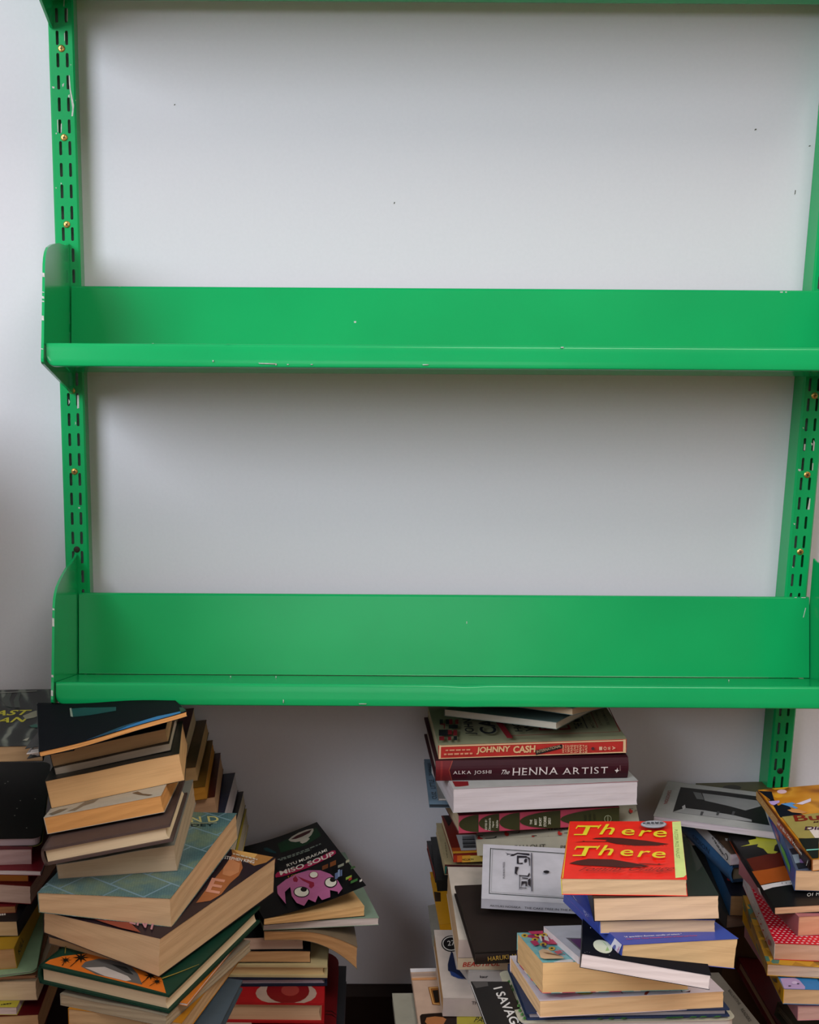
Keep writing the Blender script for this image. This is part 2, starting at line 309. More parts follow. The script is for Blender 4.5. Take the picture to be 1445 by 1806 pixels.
CHM = [('lip', [(0.2054, -0.0005), (0.2086, -0.0005), (0.2083, -0.0005), (0.2056, -0.0005)]), ('lip', [(0.1207, -0.0005), (0.1226, -0.0005), (0.1224, -0.0007), (0.1208, -0.0007)]), ('lip', [(0.2415, -0.022), (0.2621, -0.0225), (0.26, -0.0236), (0.2425, -0.023)]), ('lip', [(0.2608, -0.0227), (0.2621, -0.0227), (0.262, -0.0247), (0.2609, -0.0247)]), ('lip', [(0.428, -0.0226), (0.4351, -0.0226), (0.4344, -0.0234), (0.4284, -0.0235)]), ('lip', [(0.274, -0.0232), (0.276, -0.0232), (0.2758, -0.024), (0.2741, -0.0241)]), ('lip', [(0.3008, -0.0231), (0.3033, -0.023), (0.3031, -0.0239), (0.3009, -0.0239)]), ('lip', [(0.5852, -0.0018), (0.5884, -0.0018), (0.5881, -0.0031), (0.5854, -0.0031)]), ('lip', [(0.1893, -0.0193), (0.1906, -0.0193), (0.1905, -0.0212), (0.1894, -0.0212)]), ('back', [(0.3607, 0.0657), (0.3636, 0.0657), (0.3633, 0.0636), (0.3609, 0.0635)]), ('back', [(0.017, 0.1084), (0.0206, 0.1084), (0.0203, 0.1084), (0.0172, 0.1084)]), ('back', [(0.0257, 0.1084), (0.0279, 0.1084), (0.0277, 0.1084), (0.0258, 0.1084)]), ('back', [(0.0601, 0.1084), (0.063, 0.1084), (0.0627, 0.1084), (0.0602, 0.1084)]), ('back', [(0.9048, 0.1068), (0.9085, 0.1068), (0.9081, 0.1052), (0.905, 0.1052)]), ('back', [(0.9114, 0.1068), (0.9135, 0.1069), (0.9133, 0.1053), (0.9115, 0.1053)]), ('end', [(0.05, 0.1914, 0.0796), (0.8, 0.1915, 0.079), (0.9, 0.1919, 0.0744), (0.1, 0.1918, 0.0747)]), ('end', [(0.05, 0.1938, 0.0525), (0.8, 0.1938, 0.0519), (0.9, 0.1941, 0.0492), (0.1, 0.194, 0.0496)]), ('end', [(0.05, 0.1943, 0.0473), (0.8, 0.1943, 0.0468), (0.9, 0.1945, 0.0454), (0.1, 0.1944, 0.0457)]), ('end', [(0.05, 0.196, 0.0299), (0.8, 0.1961, 0.0294), (0.9, 0.1966, 0.0241), (0.1, 0.1966, 0.0244)]), ('end', [(0.05, 0.1933, 0.0576), (0.8, 0.1934, 0.0571), (0.9, 0.1934, 0.0563), (0.1, 0.1934, 0.0567)]), ('end', [(0.05, 0.2004, -0.0082), (0.8, 0.2005, -0.0087), (0.9, 0.2007, -0.0095), (0.1, 0.2006, -0.0091)])]
CHB = [('lip', [(0.272, -0.0191), (0.273, -0.0191), (0.2729, -0.0232), (0.272, -0.0232)]), ('lip', [(0.3627, -0.0233), (0.3722, -0.0232), (0.3712, -0.0241), (0.3632, -0.0241)]), ('lip', [(0.0554, -0.0247), (0.0595, -0.0247), (0.0591, -0.0256), (0.0556, -0.0256)]), ('back', [(0.5179, 0.0735), (0.5188, 0.0735), (0.5187, 0.0704), (0.518, 0.0704)]), ('back', [(0.9566, 0.1084), (0.9597, 0.1084), (0.9594, 0.1075), (0.9568, 0.1075)]), ('back', [(0.9657, 0.1084), (0.9718, 0.1084), (0.9712, 0.1074), (0.966, 0.1074)]), ('back', [(0.8801, 0.1084), (0.8832, 0.1084), (0.8829, 0.1084), (0.8803, 0.1084)]), ('pan', [(0.8469, 0.0666), (0.848, 0.0666), (0.8389, 0.094), (0.838, 0.094)]), ('pan', [(0.2037, 0.0483), (0.2052, 0.0483), (0.2057, 0.0693), (0.2045, 0.0693)]), ('pan', [(0.2627, 0.0448), (0.2642, 0.0448), (0.2641, 0.0728), (0.2629, 0.0728)]), ('back', [(0.9711, 0.0943), (0.9721, 0.0943), (0.9688, 0.0814), (0.968, 0.0814)]), ('end', [(0.05, 0.1906, 0.0887), (0.8, 0.1907, 0.0882), (0.9, 0.1908, 0.0861), (0.1, 0.1908, 0.0864)]), ('end', [(0.05, 0.1916, 0.077), (0.8, 0.1917, 0.0765), (0.9, 0.1925, 0.0666), (0.1, 0.1925, 0.0669)]), ('end', [(0.05, 0.1981, 0.0094), (0.8, 0.1981, 0.0089), (0.9, 0.1984, 0.0062), (0.1, 0.1984, 0.0065)]), ('end', [(0.05, 0.2005, -0.0088), (0.8, 0.2006, -0.0093), (0.9, 0.2018, -0.0159), (0.1, 0.2017, -0.0156)])]
shelf('green metal shelf across the middle of the picture, empty', (-.2634, -.0604, .9861), .9742, -.006, None, CHM)
shelf('lower green metal shelf just above the piles of books, empty', (-.2657, -.0606, .5865), .9765, -.006, (.490, .0016), CHB)
shelf('topmost green metal shelf, only its underside showing at the top edge', (-.2750, -.0602, 1.4303), .985, -.006)

# ------------------------------------------------------------------ books
GLY = {}
def glyph(s, bold, serif):
    k = (s, bold, serif)
    if k in GLY: return GLY[k]
    if serif:
        parts = []; x = 0; BARS = {'H': ((.1, 0), (.9, 0), (.1, 1), (.9, 1)), 'E': ((.12, 0), (.12, 1)), 'N': ((.08, 0), (.08, 1), (.92, 1)), 'A': ((.05, 0), (.95, 0)), 'R': ((.12, 0), (.12, 1)), 'T': ((.5, 0),), 'I': ((.5, 0), (.5, 1)), 'L': ((.12, 0), (.12, 1)), 'K': ((.1, 0), (.1, 1), (.9, 0)), 'J': ((.7, 1),), 'D': ((.1, 0), (.1, 1)), 'M': ((.1, 0), (.9, 0))}
        for ch in s:
            if ch == ' ': x += .35; continue
            v, f, wd = glyph_raw(ch, 0)
            parts.append(([(a+x, b) for a, b in v], f)); hgt = 1
            for bx, by in BARS.get(ch, ()):
                X0 = x+wd*bx; y0 = 0 if by == 0 else .70; parts.append(([(X0-.085, y0), (X0+.085, y0), (X0+.085, y0+.028), (X0-.085, y0+.028)], [(0, 1, 2, 3)]))
            x += wd+.17
        v = []; f = []
        for pv, pf in parts:
            n = len(v); v += pv; f += [tuple(i+n for i in q) for q in pf]
    else: v, f, _ = glyph_raw(s, bold*.018 if bold else .004)
    x0 = min(a for a, b in v); x1 = max(a for a, b in v); y0 = min(b for a, b in v); y1 = max(b for a, b in v)
    GLY[k] = ([((a-x0)/(x1-x0), (b-y0)/(y1-y0)) for a, b in v], f); return GLY[k]
def glyph_raw(s, off):
    c = bpy.data.curves.new('lettering', 'FONT'); c.body = s; c.resolution_u = 3; c.offset = off
    o = bpy.data.objects.new('lettering', c); me = o.to_mesh()
    v = [(p.co.x, p.co.y) for p in me.vertices]; f = [tuple(p.vertices) for p in me.polygons]
    x0 = min(a for a, b in v); wd = max(a for a, b in v)-x0
    o.to_mesh_clear(); bpy.data.objects.remove(o); bpy.data.curves.remove(c)
    return [(a-x0, b) for a, b in v], f, wd

def deformer(df, A, B, C):
    if df == 'navy':   # limp booklet, its far half sags under the shelf
        def f(x, y, z):
            u = x/A+.5; s = (y+B/2)/.202
            dz = min(s, 1)*(.0195*(1-u)-.0165*u)-.12*max(0, y+B/2-.202)
            return (x, y, z+dz+.003*(2*x/A)**3*(1 if x > 0 else .2)*max(0, 1-s)+.0012*math.sin(7*x/A))
        return f
    if df == 'curl':   # pages drooping past the edge they rest on
        def f(x, y, z):
            t = max(0, (x/A+.5-.32)/.68); fr = max(0., 1-max(0, (y+B/2)/B))
            return (x-.006*t*t, y, z*(1+1.5*t*t)-.040*t**1.9*(.55+.45*fr))
        return f
    return lambda x, y, z: (x, y, z)
def outline(A, B, r, ins=0):
    a, b = A/2-ins, B/2-ins; pts = []
    for cx, cy, a0 in ((a-r, -b+r, -90), (a-r, b-r, 0), (-a+r, b-r, 90), (-a+r, -b+r, 180)):
        pts += [(cx+r*math.cos(math.radians(a0+90*i/6)), cy+r*math.sin(math.radians(a0+90*i/6))) for i in range(7)]
    return pts
def book(n, kind, spine, cover, pages, label, group, q, o, arts):
    x, y, z, yaw, pit, rol, A, B, C, wd = q; rnd = random.Random(n)
    R = (Matrix.Rotation(yaw, 4, 'Z') @ Matrix.Rotation(pit, 4, 'X') @ Matrix.Rotation(rol, 4, 'Y')).to_euler()
    nm = {'paperback': 'paperback_book', 'hardcover': 'hardcover_book', 'magazine': 'magazine', 'notebook': 'notebook'}[kind]
    root = empty(nm, (x, y, z), R); tag(root, label, 'magazine' if kind == 'magazine' else 'book', group)
    hard = kind == 'hardcover'; df = o.get('df'); D = deformer(df, A, B, C)
    zt = lambda px: C*(1+2*wd*px/A)
    lift = (lambda px, py: -.004*math.sin(math.pi*(px/A+.5))) if df == 'mur' else (lambda px, py: 0)
    T = .0028 if hard else .00045
    T = min(T, C*.22)
    gap = .0035 if hard else .0004
    mats = [cover_mat(cover, .75 if 'matte' in o else .55 if hard else .36), cover_mat(o['sp'] if 'sp' in o else cover, .4)]; c = MB()
    if 'bd' in o: mats.append(print_mat(o['bd'], .6))
    ix = {}
    def mi(h):
        if h not in ix: ix[h] = len(mats); mats.append(print_mat(h, .4))
        return ix[h]
    gx, gy = (26, 14) if df else (10, 8)
    i0 = {'L': A, 'R': A, 'F': B, 'K': B}[spine]
    r = o.get('r')
    if r:
        ol = outline(A, B, r); c.extrude(ol, 0, T*1.6); c.extrude(ol, C-T*1.6, C)
        if 'rim' in o: k = mi(o['rim']); c.extrude(outline(A+.001, B+.001, r), .0002, T*.9, k)
    else:
        ph = rnd.uniform(0, 6); wv = 0 if (arts or hard) else .0004
        c.grid(gx, gy, 1, lambda i, j, k: D(-A/2+A*i, -B/2+B*j, T*k))
        def top(i, j, k):
            px, py = -A/2+A*i, -B/2+B*j
            return D(px, py, zt(px)-T*(1-k)+lift(px, py)+wv*math.sin(9*i+ph)*math.sin(7*j+ph))
        c.grid(gx, gy, 1, top)
    # spine
    sT = T if hard else .0006
    ns = 8; bulge = .004 if o.get('round') else (.002 if hard else 0)
    def sp(i, j, k):
        # i along the length, j through, k bottom to top
        e = bulge*math.sin(math.pi*k)
        if spine in 'LR':
            sx = -1 if spine == 'L' else 1; py = -B/2+B*i; px = sx*(A/2-sT*(1-j)-0+e*(1 if j else 1)-.0001); zz = zt(sx*A/2)
        else:
            sy = -1 if spine == 'F' else 1; px = -A/2+A*i; py = sy*(B/2-sT*(1-j)+e-.0001); zz = zt(px)
        return D(px, py, zz*k)
    if not r: c.grid(gx if df else 4, 1, ns, sp, 1)
    # page block
    p = MB(); z0, z1 = T, lambda px: zt(px)-T
    if 'hR' in o: z1 = lambda px: C*(1-wd)-T+(px/A+.5)*(o['hR']-C*(1-wd))
    a0, a1 = -A/2+gap, A/2-gap; b0, b1 = -B/2+gap, B/2-gap
    if spine == 'L': a0 = -A/2+sT
    if spine == 'R': a1 = A/2-sT
    if spine == 'F': b0 = -B/2+sT
    if spine == 'K': b1 = B/2-sT
    if r: p.extrude(outline(A, B, max(.001, r-.002), .002), T*1.6, C-T*1.6)
    elif o.get('fan'):
        nl = 9; R2 = random.Random(n+5)
        for l in range(nl):
            f0, f1 = l/nl, (l+.72)/nl; off = R2.uniform(0, .004)+.0015*abs(l-4)
            def fn(i, j, k, f0=f0, f1=f1, off=off):
                px = a0+off+(a1-a0-off)*i; py = b0+off*.7+(b1-b0-off*.7)*j
                return (px, py, z0+(z1(px)-z0)*(f0+(f1-f0)*k))
            p.grid(3, 3, 1, fn)
    else:
        w1, w2 = rnd.uniform(0, 6), rnd.uniform(0, 6); am = .0005 if not hard else .0002
        conc = .0022 if hard else .0004
        def pg(i, j, k):
            px = a0+(a1-a0)*i; py = b0+(b1-b0)*j; zz = z0+(z1(px)-z0)*k
            e = am*math.sin(11*k+w1+3*j)
            if i == 0 and spine != 'L': px += abs(e)+conc*math.sin(math.pi*k)*(spine == 'R')
            if i == 1 and spine != 'R': px -= abs(e)+conc*math.sin(math.pi*k)*(spine == 'L')
            if j == 0 and spine != 'F': py += abs(am*math.sin(13*k+w2+5*i))*.7
            return D(px, py, zz)
        p.grid(gx, 6, 6 if C > .012 else 3, pg)
    # printing, lettering and one painted gloss patch laid on the cover
    lay = {}
    def place(f, u, v, l):
        e = .00012*(l+1)+(.0002 if f != 'T' else 0)
        if f == 'T':
            u = max(-A/2, min(A/2, u)); return D(u, v, zt(u)+lift(u, v)+e)
        if f == 'F': return D(u, -B/2-e-bulge*math.sin(math.pi*max(0, min(1, v/zt(u)))), v)
        hh = zt(-A/2 if f == 'L' else A/2); k = max(0, min(1, v/hh)); e += bulge*math.sin(math.pi*k)
        return D(-A/2-e, u, v) if f == 'L' else D(A/2+e, u, v)
    def put(f, tris, l, m):
        out = []
        st = [tuple(t) for t in tris]; lim = .007 if df and f == 'T' else .004 if bulge > .001 and f != 'T' else 9
        while st:
            t = st.pop(); d = [((t[i][0]-t[(i+1) % 3][0])**2+(t[i][1]-t[(i+1) % 3][1])**2)**.5 for i in range(3)]; k = d.index(max(d))
            if d[k] > lim:
                a_, b_, c_ = t[k], t[(k+1) % 3], t[(k+2) % 3]; mm = ((a_[0]+b_[0])/2, (a_[1]+b_[1])/2); st += [(a_, mm, c_), (mm, b_, c_)]
            else: out.append(t)
        vs = []; fs = []
        for t in out:
            s_ = (t[1][0]-t[0][0])*(t[2][1]-t[0][1])-(t[2][0]-t[0][0])*(t[1][1]-t[0][1])
            if (s_ < 0) != (f in 'L'): t = t[::-1]
            n_ = len(vs); vs += [place(f, *pt, l) for pt in t]; fs.append((n_, n_+1, n_+2))
        c.add(vs, fs, m)
    for l, a in enumerate(arts):
        f, col, pts = a[:3]; k = mi(col)
        if len(a) == 3:
            tr = tessellate_polygon([[Vector((px, py, 0)) for px, py in pts]]); put(f, [[pts[i] for i in t] for t in tr], l, k)
        else:
            v, fc = glyph(a[3], a[4].get('b'), a[4].get('serif')); sh = a[4].get('sh', 0)
            P0, P1, Hh = pts; du = (P1[0]-P0[0], P1[1]-P0[1]); dh = (Hh[0]-P0[0], Hh[1]-P0[1])
            asp = (dh[0]**2+dh[1]**2)**.5/max(1e-6, (du[0]**2+du[1]**2)**.5)
            wv_ = [(P0[0]+du[0]*(x_+sh*asp*y_)+dh[0]*y_, P0[1]+du[1]*(x_+sh*asp*y_)+dh[1]*y_) for x_, y_ in v]
            tr = []
            for q_ in fc:
                for i in range(1, len(q_)-1): tr.append([wv_[q_[0]], wv_[q_[i]], wv_[q_[i+1]]])
            if f == 'T': tr = [t for t in tr if all(abs(u) < A/2-.0003 and abs(v) < B/2-.0003 for u, v in t)]
            put(f, tr, l, k)
    if o.get('dots'):
        col, spc, rad = o['dots']; k = mi(col); nx = int(A/spc); ny = int(B/spc)
        for i in range(nx):
            for j in range(ny):
                cx = -A/2+spc*(i+.5+(.5 if j % 2 else 0)); cy = -B/2+spc*(j+.5)
                if cx > A/2-rad*1.5: continue
                pts = [(cx+rad*1.5*math.cos(a_*math.pi/3), cy+rad*math.sin(a_*math.pi/3)) for a_ in range(6)]
                put('T', [(pts[0], pts[i_], pts[i_+1]) for i_ in range(1, 5)], 0, k)
    p.obj('page_block', [page_mat(pages)], root); c.obj('cover', mats, root)
    return root
BOOKS=[
('paperback', 'L', '#0d0f15', '#d6985a', 'thin navy booklet with a curled page edge on top of the tall left pile', 'books in the tall left pile', (-.1895,-.3439,.6083,.1598,-.1219,-.2089,.16,.23,.0056,.0),{'df': 'navy', 'matte': 1},[('T', '#2d6fae', [(-.004,-.113),(.02,-.1145),(.06,-.1145),(.078,-.113),(.074,-.094),(.05,-.088),(.02,-.099)]),('T', '#17365a', [(-.03,-.1135),(.0,-.1145),(.02,-.098),(.03,-.09),(.01,-.095)]),('T', '#0f3242', [(-.0417,.0584),(-.0268,.06),(.0097,.0402),(.0085,.0132),(-.0213,.0112),(-.041,.0136)]),('T', '#8a8f86', [(-.043,.0604),(-.041,.0614),(-.0403,.0126),(-.0429,.0165)]),('T', '#08080a', [(.0763,-.0494),(.08,-.0574),(.08,-.1107),(.0735,-.1145)])]),
('paperback', 'R', '#16181a', '#dcd6d4', 'dark book with splayed white pages poking out left below the navy booklet', 'books in the tall left pile', (-.2496,-.3264,.5793,.0276,-.1061,-.1689,.052,.1699,.0115,.0),{'fan': 1},[]),
('paperback', 'L', '#1b1d22', '#b9936a', 'tan-paged paperback right under the navy booklet', 'books in the tall left pile', (-.1882,-.3058,.5713,.0368,-.108,-.2102,.1317,.1537,.0153,.0),{},[]),
('paperback', 'L', '#20221f', '#b3a391', 'thin paperback with greyish pages on the thick black-covered paperback', 'books in the tall left pile', (-.1845,-.2961,.5622,.0282,-.1103,-.2089,.1304,.1931,.0086,.0),{},[]),
('paperback', 'L', '#1d201c', '#d9ab78', 'thick black-covered paperback with smooth tan pages below the grey-paged one', 'books in the tall left pile', (-.179,-.3183,.5336,.0491,-.1144,-.1957,.149,.1986,.0311,.0001),{'side': '#22241f'},[]),
('paperback', 'L', '#b5aea0', '#d6985a', 'paperback with orange-tan pages and a pale cover of bare branches', 'books in the tall left pile', (-.1787,-.3719,.5205,-.0442,-.0947,-.2055,.1284,.18,.0185,-.0),{},[('T', '#7b6f5f', [(-.0402,-.0815),(-.0316,-.0713),(-.0259,-.0515),(-.0101,-.0508),(-.0139,-.0649),(-.0237,-.0698),(-.0306,-.086)]),('T', '#5a4636', [(.0272,-.0536),(.0331,-.0506),(.0411,-.0664),(.0544,-.0811),(.0496,-.0824),(.0369,-.0682)]),('T', '#6d6355', [(-.0609,-.0786),(-.0514,-.0666),(-.0415,-.0689),(-.047,-.0791),(-.0553,-.0871)])]),
('hardcover', 'L', '#53423e', '#dcc4a2', 'brown cloth hardcover with cream pages in the middle of the left pile', 'books in the tall left pile', (-.1729,-.4133,.5047,-.0225,-.0676,-.2035,.1362,.175,.0185,-.0),{},[]),
('paperback', 'L', '#8d8a80', '#bda58a', 'thick greyish paperback swollen at its right, under the brown cloth hardcover', 'books in the tall left pile', (-.1661,-.3729,.4765,-.0442,.0277,-.0937,.129,.193,.023,.3051),{},[]),
('paperback', 'L', 'MAP', '#d8b48c', 'fat paperback with a teal street map cover', 'books in the tall left pile', (-.1489,-.4082,.4494,-.2783,.0487,-.0152,.1487,.2242,.0276,.1733),{},[('T', '#c9bd7a', [(.0281,.0817),(.0615,.0855),(.0209,.0981)], 'N D', {'b': 1}),('T', '#b8b48c', [(.0298,.079),(.0596,.0829),(.06,.0816),(.0303,.0777)]),('T', '#1f2f33', [(.0327,.0688),(.0597,.0722),(.0299,.0767)], 'DEY', {'b': 1})]),
('paperback', 'L', '#2b1f26', '#d8b48c', 'fat novel turned right with a blonde head on its cover', 'books in the tall left pile', (-.127,-.4233,.4108,-.5422,.0324,.0783,.1515,.2249,.0345,.2717),{},[('T', '#a5713e', [(.0159,.1124),(.0233,.1124),(.045,.1124),(.0722,.1124),(.0731,.0958),(.0655,.0822),(.0417,.0923),(.0255,.0991)]),('T', '#d0a05e', [(.0174,.1124),(.033,.1124),(.0511,.1124),(.0539,.1011),(.0406,.0987)]),('T', '#a4623a', [(.0243,.1021),(.0451,.0869),(.0569,.0717),(.0645,.0518),(.0669,.0303),(.0739,.0021),(.0724,-.0169),(.0615,-.0278),(.0496,.013),(.037,.0629)]),('T', '#c08058', [(.0301,.0872),(.0474,.081),(.0596,.0595),(.0571,.0453),(.046,.0469),(.037,.0629)]),('T', '#cf8f78', [(.0546,.0002),(.0717,.0011),(.0407,.0341)], 'E', {'b': 1}),('T', '#d8cfc8', [(.0238,.0844),(.0627,.0864),(.0196,.0923)], 'STEPHEN KING', {'b': 1}),('T', '#c9b9a4', [(.026,.0993),(.029,.0989),(.0272,.1024),(.0243,.1028)]),('T', '#c9b9a4', [(.0304,.0987),(.0362,.0979),(.0345,.1013),(.0286,.1022)]),('T', '#c9b9a4', [(.0376,.0977),(.043,.0969),(.0413,.1003),(.0359,.1011)]),('T', '#c9b9a4', [(.0444,.0967),(.0478,.0962),(.0461,.0996),(.0427,.1001)]),('T', '#c9b9a4', [(.0492,.096),(.0535,.0954),(.0518,.0988),(.0475,.0994)]),('T', '#c9b9a4', [(.0549,.0952),(.059,.0946),(.0573,.098),(.0532,.0986)]),('T', '#c9b9a4', [(.0604,.0944),(.0618,.0942),(.0601,.0976),(.0587,.0978)]),('T', '#8a4030', [(-.0211,-.1016),(-.0011,-.0987),(.0159,-.097),(.0281,-.0987),(.0515,-.1124),(.0248,-.1124),(-.0168,-.107)]),('T', '#b58088', [(.0279,-.1001),(.0632,-.1029),(.0176,-.0815)], 'ENT', {'b': 1})]),
('paperback', 'L', '#6d5a50', '#b08c66', 'thin paperback in shadow squeezed between the fat blonde-cover novel and the palm tree book', 'books in the tall left pile', (-.1561,-.4206,.4003,-.4964,.0299,.0083,.1051,.182,.0084,-.0),{},[]),
('hardcover', 'L', '#12382a', '#dcc4a2', 'green jacketed hardcover with an orange arch and black palm trees', 'books in the tall left pile', (-.1337,-.4554,.3791,-.4156,.022,.0066,.1527,.2183,.0202,-.0),{'bd': '#3a312d'},[('T', '#cd6a1f', [(-.0733,-.1028),(-.0725,-.0944),(-.0649,-.0823),(-.046,-.0679),(-.0173,-.0582),(.0135,-.0584),(.0381,-.0702),(.0547,-.0837),(.072,-.1074),(.0367,-.1054),(-.0175,-.1035)]),('T', '#5d5a58', [(-.0348,-.094),(-.0362,-.084),(-.0265,-.0717),(-.0083,-.0678),(.0137,-.0742),(.0267,-.0843),(.0419,-.1019),(.0183,-.102),(-.0115,-.1022)]),('T', '#b9b0ab', [(-.0298,-.0945),(-.0116,-.0852),(.0195,-.0926),(.0273,-.0981),(.0232,-.1024),(-.0017,-.1018)]),('T', '#2c2b2a', [(-.0088,-.0774),(.0083,-.0766),(.0242,-.0879),(.0144,-.087)]),('T', '#15130f', [(-.0507,-.0863),(-.0545,-.0889),(-.0493,-.092),(-.0547,-.0905),(-.0521,-.0959),(-.056,-.0911),(-.0576,-.0956),(-.0577,-.0903),(-.0625,-.0914),(-.0588,-.0887),(-.064,-.0856),(-.0585,-.0871),(-.0611,-.0817),(-.0572,-.0865),(-.0556,-.0819),(-.0555,-.0873)]),('T', '#15130f', [(-.057,-.089),(-.0562,-.0886),(-.0528,-.1005),(-.0537,-.1009)]),('T', '#15130f', [(-.0361,-.0745),(-.0415,-.0784),(-.0341,-.0829),(-.0418,-.0806),(-.0382,-.0885),(-.0438,-.0815),(-.046,-.0881),(-.0462,-.0804),(-.0531,-.0819),(-.0477,-.078),(-.0552,-.0734),(-.0473,-.0757),(-.0511,-.0677),(-.0454,-.0749),(-.0431,-.0681),(-.043,-.076)]),('T', '#15130f', [(-.045,-.0784),(-.0441,-.078),(-.044,-.0993),(-.0448,-.0997)]),('T', '#15130f', [(.0483,-.08),(.0437,-.0832),(.0495,-.087),(.0434,-.0851),(.046,-.0916),(.0418,-.0858),(.0397,-.0913),(.0399,-.0849),(.0343,-.0861),(.0388,-.083),(.0329,-.0792),(.0392,-.0811),(.0365,-.0745),(.0408,-.0804),(.0429,-.0749),(.0427,-.0813)]),('T', '#15130f', [(.0408,-.0833),(.0417,-.0829),(.0412,-.1009),(.0404,-.1013)]),('T', '#15130f', [(.0583,-.0897),(.0551,-.092),(.0592,-.0946),(.0548,-.0933),(.0566,-.098),(.0536,-.0938),(.0521,-.0977),(.0523,-.0932),(.0482,-.0941),(.0515,-.0918),(.0473,-.0891),(.0518,-.0904),(.0499,-.0857),(.0529,-.0899),(.0545,-.086),(.0543,-.0906)]),('T', '#15130f', [(.0529,-.0921),(.0537,-.0917),(.0514,-.1028),(.0505,-.1031)]),('T', '#8a7a35', [(.0544,-.0844),(.0645,-.0665),(.0763,-.0427),(.0763,-.0441),(.0653,-.0681),(.0563,-.0855)]),('T', '#8a7a35', [(-.0644,-.0786),(-.0732,-.0631),(-.0724,-.0627),(-.0636,-.0783)])]),
('paperback', 'L', '#c9722a', '#dcd6d4', 'thin orange-covered book with white pages sticking out below the palm tree hardcover', 'books in the tall left pile', (-.1224,-.4539,.3726,-.3115,-.02,.0043,.129,.1977,.003,-.0),{},[]),
('paperback', 'L', '#8f8473', '#a8977e', 'grey-paged paperback two below the palm tree hardcover', 'books in the tall left pile', (-.1274,-.4728,.3582,-.4187,-.031,-.027,.1247,.1983,.0121,-.0001),{},[]),
('paperback', 'L', '#b8791f', '#c29d74', 'tan-paged paperback lowest in view in the left pile', 'books in the tall left pile', (-.1296,-.4732,.3405,-.2808,-.0345,-.0225,.1243,.1889,.0175,-.0),{},[]),
('hardcover', 'L', '#4a5660', '#c9c2b8', 'slate blue hardcover slipping out at the foot of the left pile', 'books in the tall left pile', (-.1236,-.5197,.3235,-.2103,.0076,.0166,.1299,.2001,.012,-.0),{},[]),
('paperback', 'L', '#b5aa9a', '#d3c6c8', 'whitish cover at the bottom edge right of the slate blue hardcover', 'books in the pile beside the wall gap', (-.0969,-.3348,.2026,-.001,-.0008,-.0153,.13,.1988,.0103,-.0),{},[]),
('paperback', 'L', 'SMOKE', '#c3a27c', 'black swirling-art paperback with big yellow letters at the far left', 'books in the far left pile', (-.356,-.2067,.5516,.0701,.0482,.001,.1497,.2112,.0196,.0),{},[('T', '#b3aa22', [(.0013,.0031),(.0442,.0038),(.0002,.0225)], 'AST', {'sh': .35, 'b': 1}),('T', '#b3aa22', [(.0089,-.0245),(.0436,-.0224),(.0079,-.0057)], 'AN', {'sh': .35, 'b': 1}),('T', '#8a8672', [(.0405,-.0002),(.054,.0183),(.0677,.0218),(.0663,.0068),(.0551,-.0074),(.0453,-.0131)]),('T', '#3c423d', [(.0065,.0631),(.0116,.0927),(.0172,.0948),(.0166,.0625),(.0245,.0309),(.0152,.038)]),('T', '#3c423d', [(.0273,.0307),(.0226,.0599),(.0246,.0943),(.0287,.0965),(.0291,.0595),(.0344,.0303)]),('T', '#2f6f60', [(.0527,-.0382),(.059,-.0325),(.0662,-.037),(.0629,-.0449),(.0561,-.0445)]),('T', '#8e8b84', [(.0015,.0919),(.0484,.0977),(.0486,.0953),(.0018,.0898)]),('T', '#b4b0a0', [(.0534,-.0837),(.057,-.0801),(.0555,-.0915),(.05,-.0893)])]),
('notebook', 'L', '#191816', '#b9a6ad', 'black round-cornered book with a yellow-green rim at the left edge', 'books in the far left pile', (-.3513,-.2604,.4739,.1054,.0853,.0281,.1399,.2191,.0107,-.0),{'rim': '#8c8a3a', 'r': .012},[('T', '#b5b0a6', [(.0576,-.0036),(.0572,-.0048),(.0564,-.0047),(.0559,-.0036),(.0563,-.0025),(.0571,-.0025)]),('T', '#b5b0a6', [(.0379,-.0304),(.0375,-.0315),(.0367,-.0314),(.0363,-.0303),(.0366,-.0293),(.0374,-.0293)]),('T', '#b5b0a6', [(.018,.0423),(.0177,.0412),(.0168,.0412),(.0163,.0424),(.0166,.0436),(.0175,.0435)]),('T', '#b5b0a6', [(.0211,.0474),(.0207,.0462),(.0199,.0462),(.0194,.0475),(.0197,.0486),(.0205,.0486)]),('T', '#b5b0a6', [(.0367,-.0506),(.0364,-.0517),(.0356,-.0516),(.0351,-.0506),(.0354,-.0495),(.0362,-.0495)]),('T', '#b5b0a6', [(.0528,-.0843),(.0525,-.0853),(.0517,-.0853),(.0512,-.0843),(.0515,-.0832),(.0523,-.0833)]),('T', '#b5b0a6', [(.0404,-.0097),(.0401,-.0108),(.0393,-.0108),(.0388,-.0097),(.0391,-.0085),(.0399,-.0086)])]),
('paperback', 'R', '#5a1c22', '#b49796', 'lilac-paged paperback below the black round-cornered book', 'books in the far left pile', (-.3561,-.2776,.4489,.1189,.0361,.0276,.1294,.1999,.0196,-.0),{},[]),
('paperback', 'R', '#8c2b22', '#c07c38', 'paperback with deep orange pages in the far left pile', 'books in the far left pile', (-.3445,-.2882,.426,.0418,.0132,.0205,.113,.1696,.0164,.0),{},[]),
('paperback', 'L', '#6a1620', '#d3c6c8', 'narrow pale book end jutting right behind the deep orange pages', 'books in the far left pile', (-.3218,-.2991,.4399,.0011,.0122,.0244,.1099,.175,.006,-.0),{},[]),
('paperback', 'L', '#6a1a1e', '#bea497', 'dark red book with ragged fore edge below the deep orange one', 'books in the far left pile', (-.3352,-.2727,.4034,-.1119,.0111,.0142,.1335,.2059,.0224,-.0),{},[]),
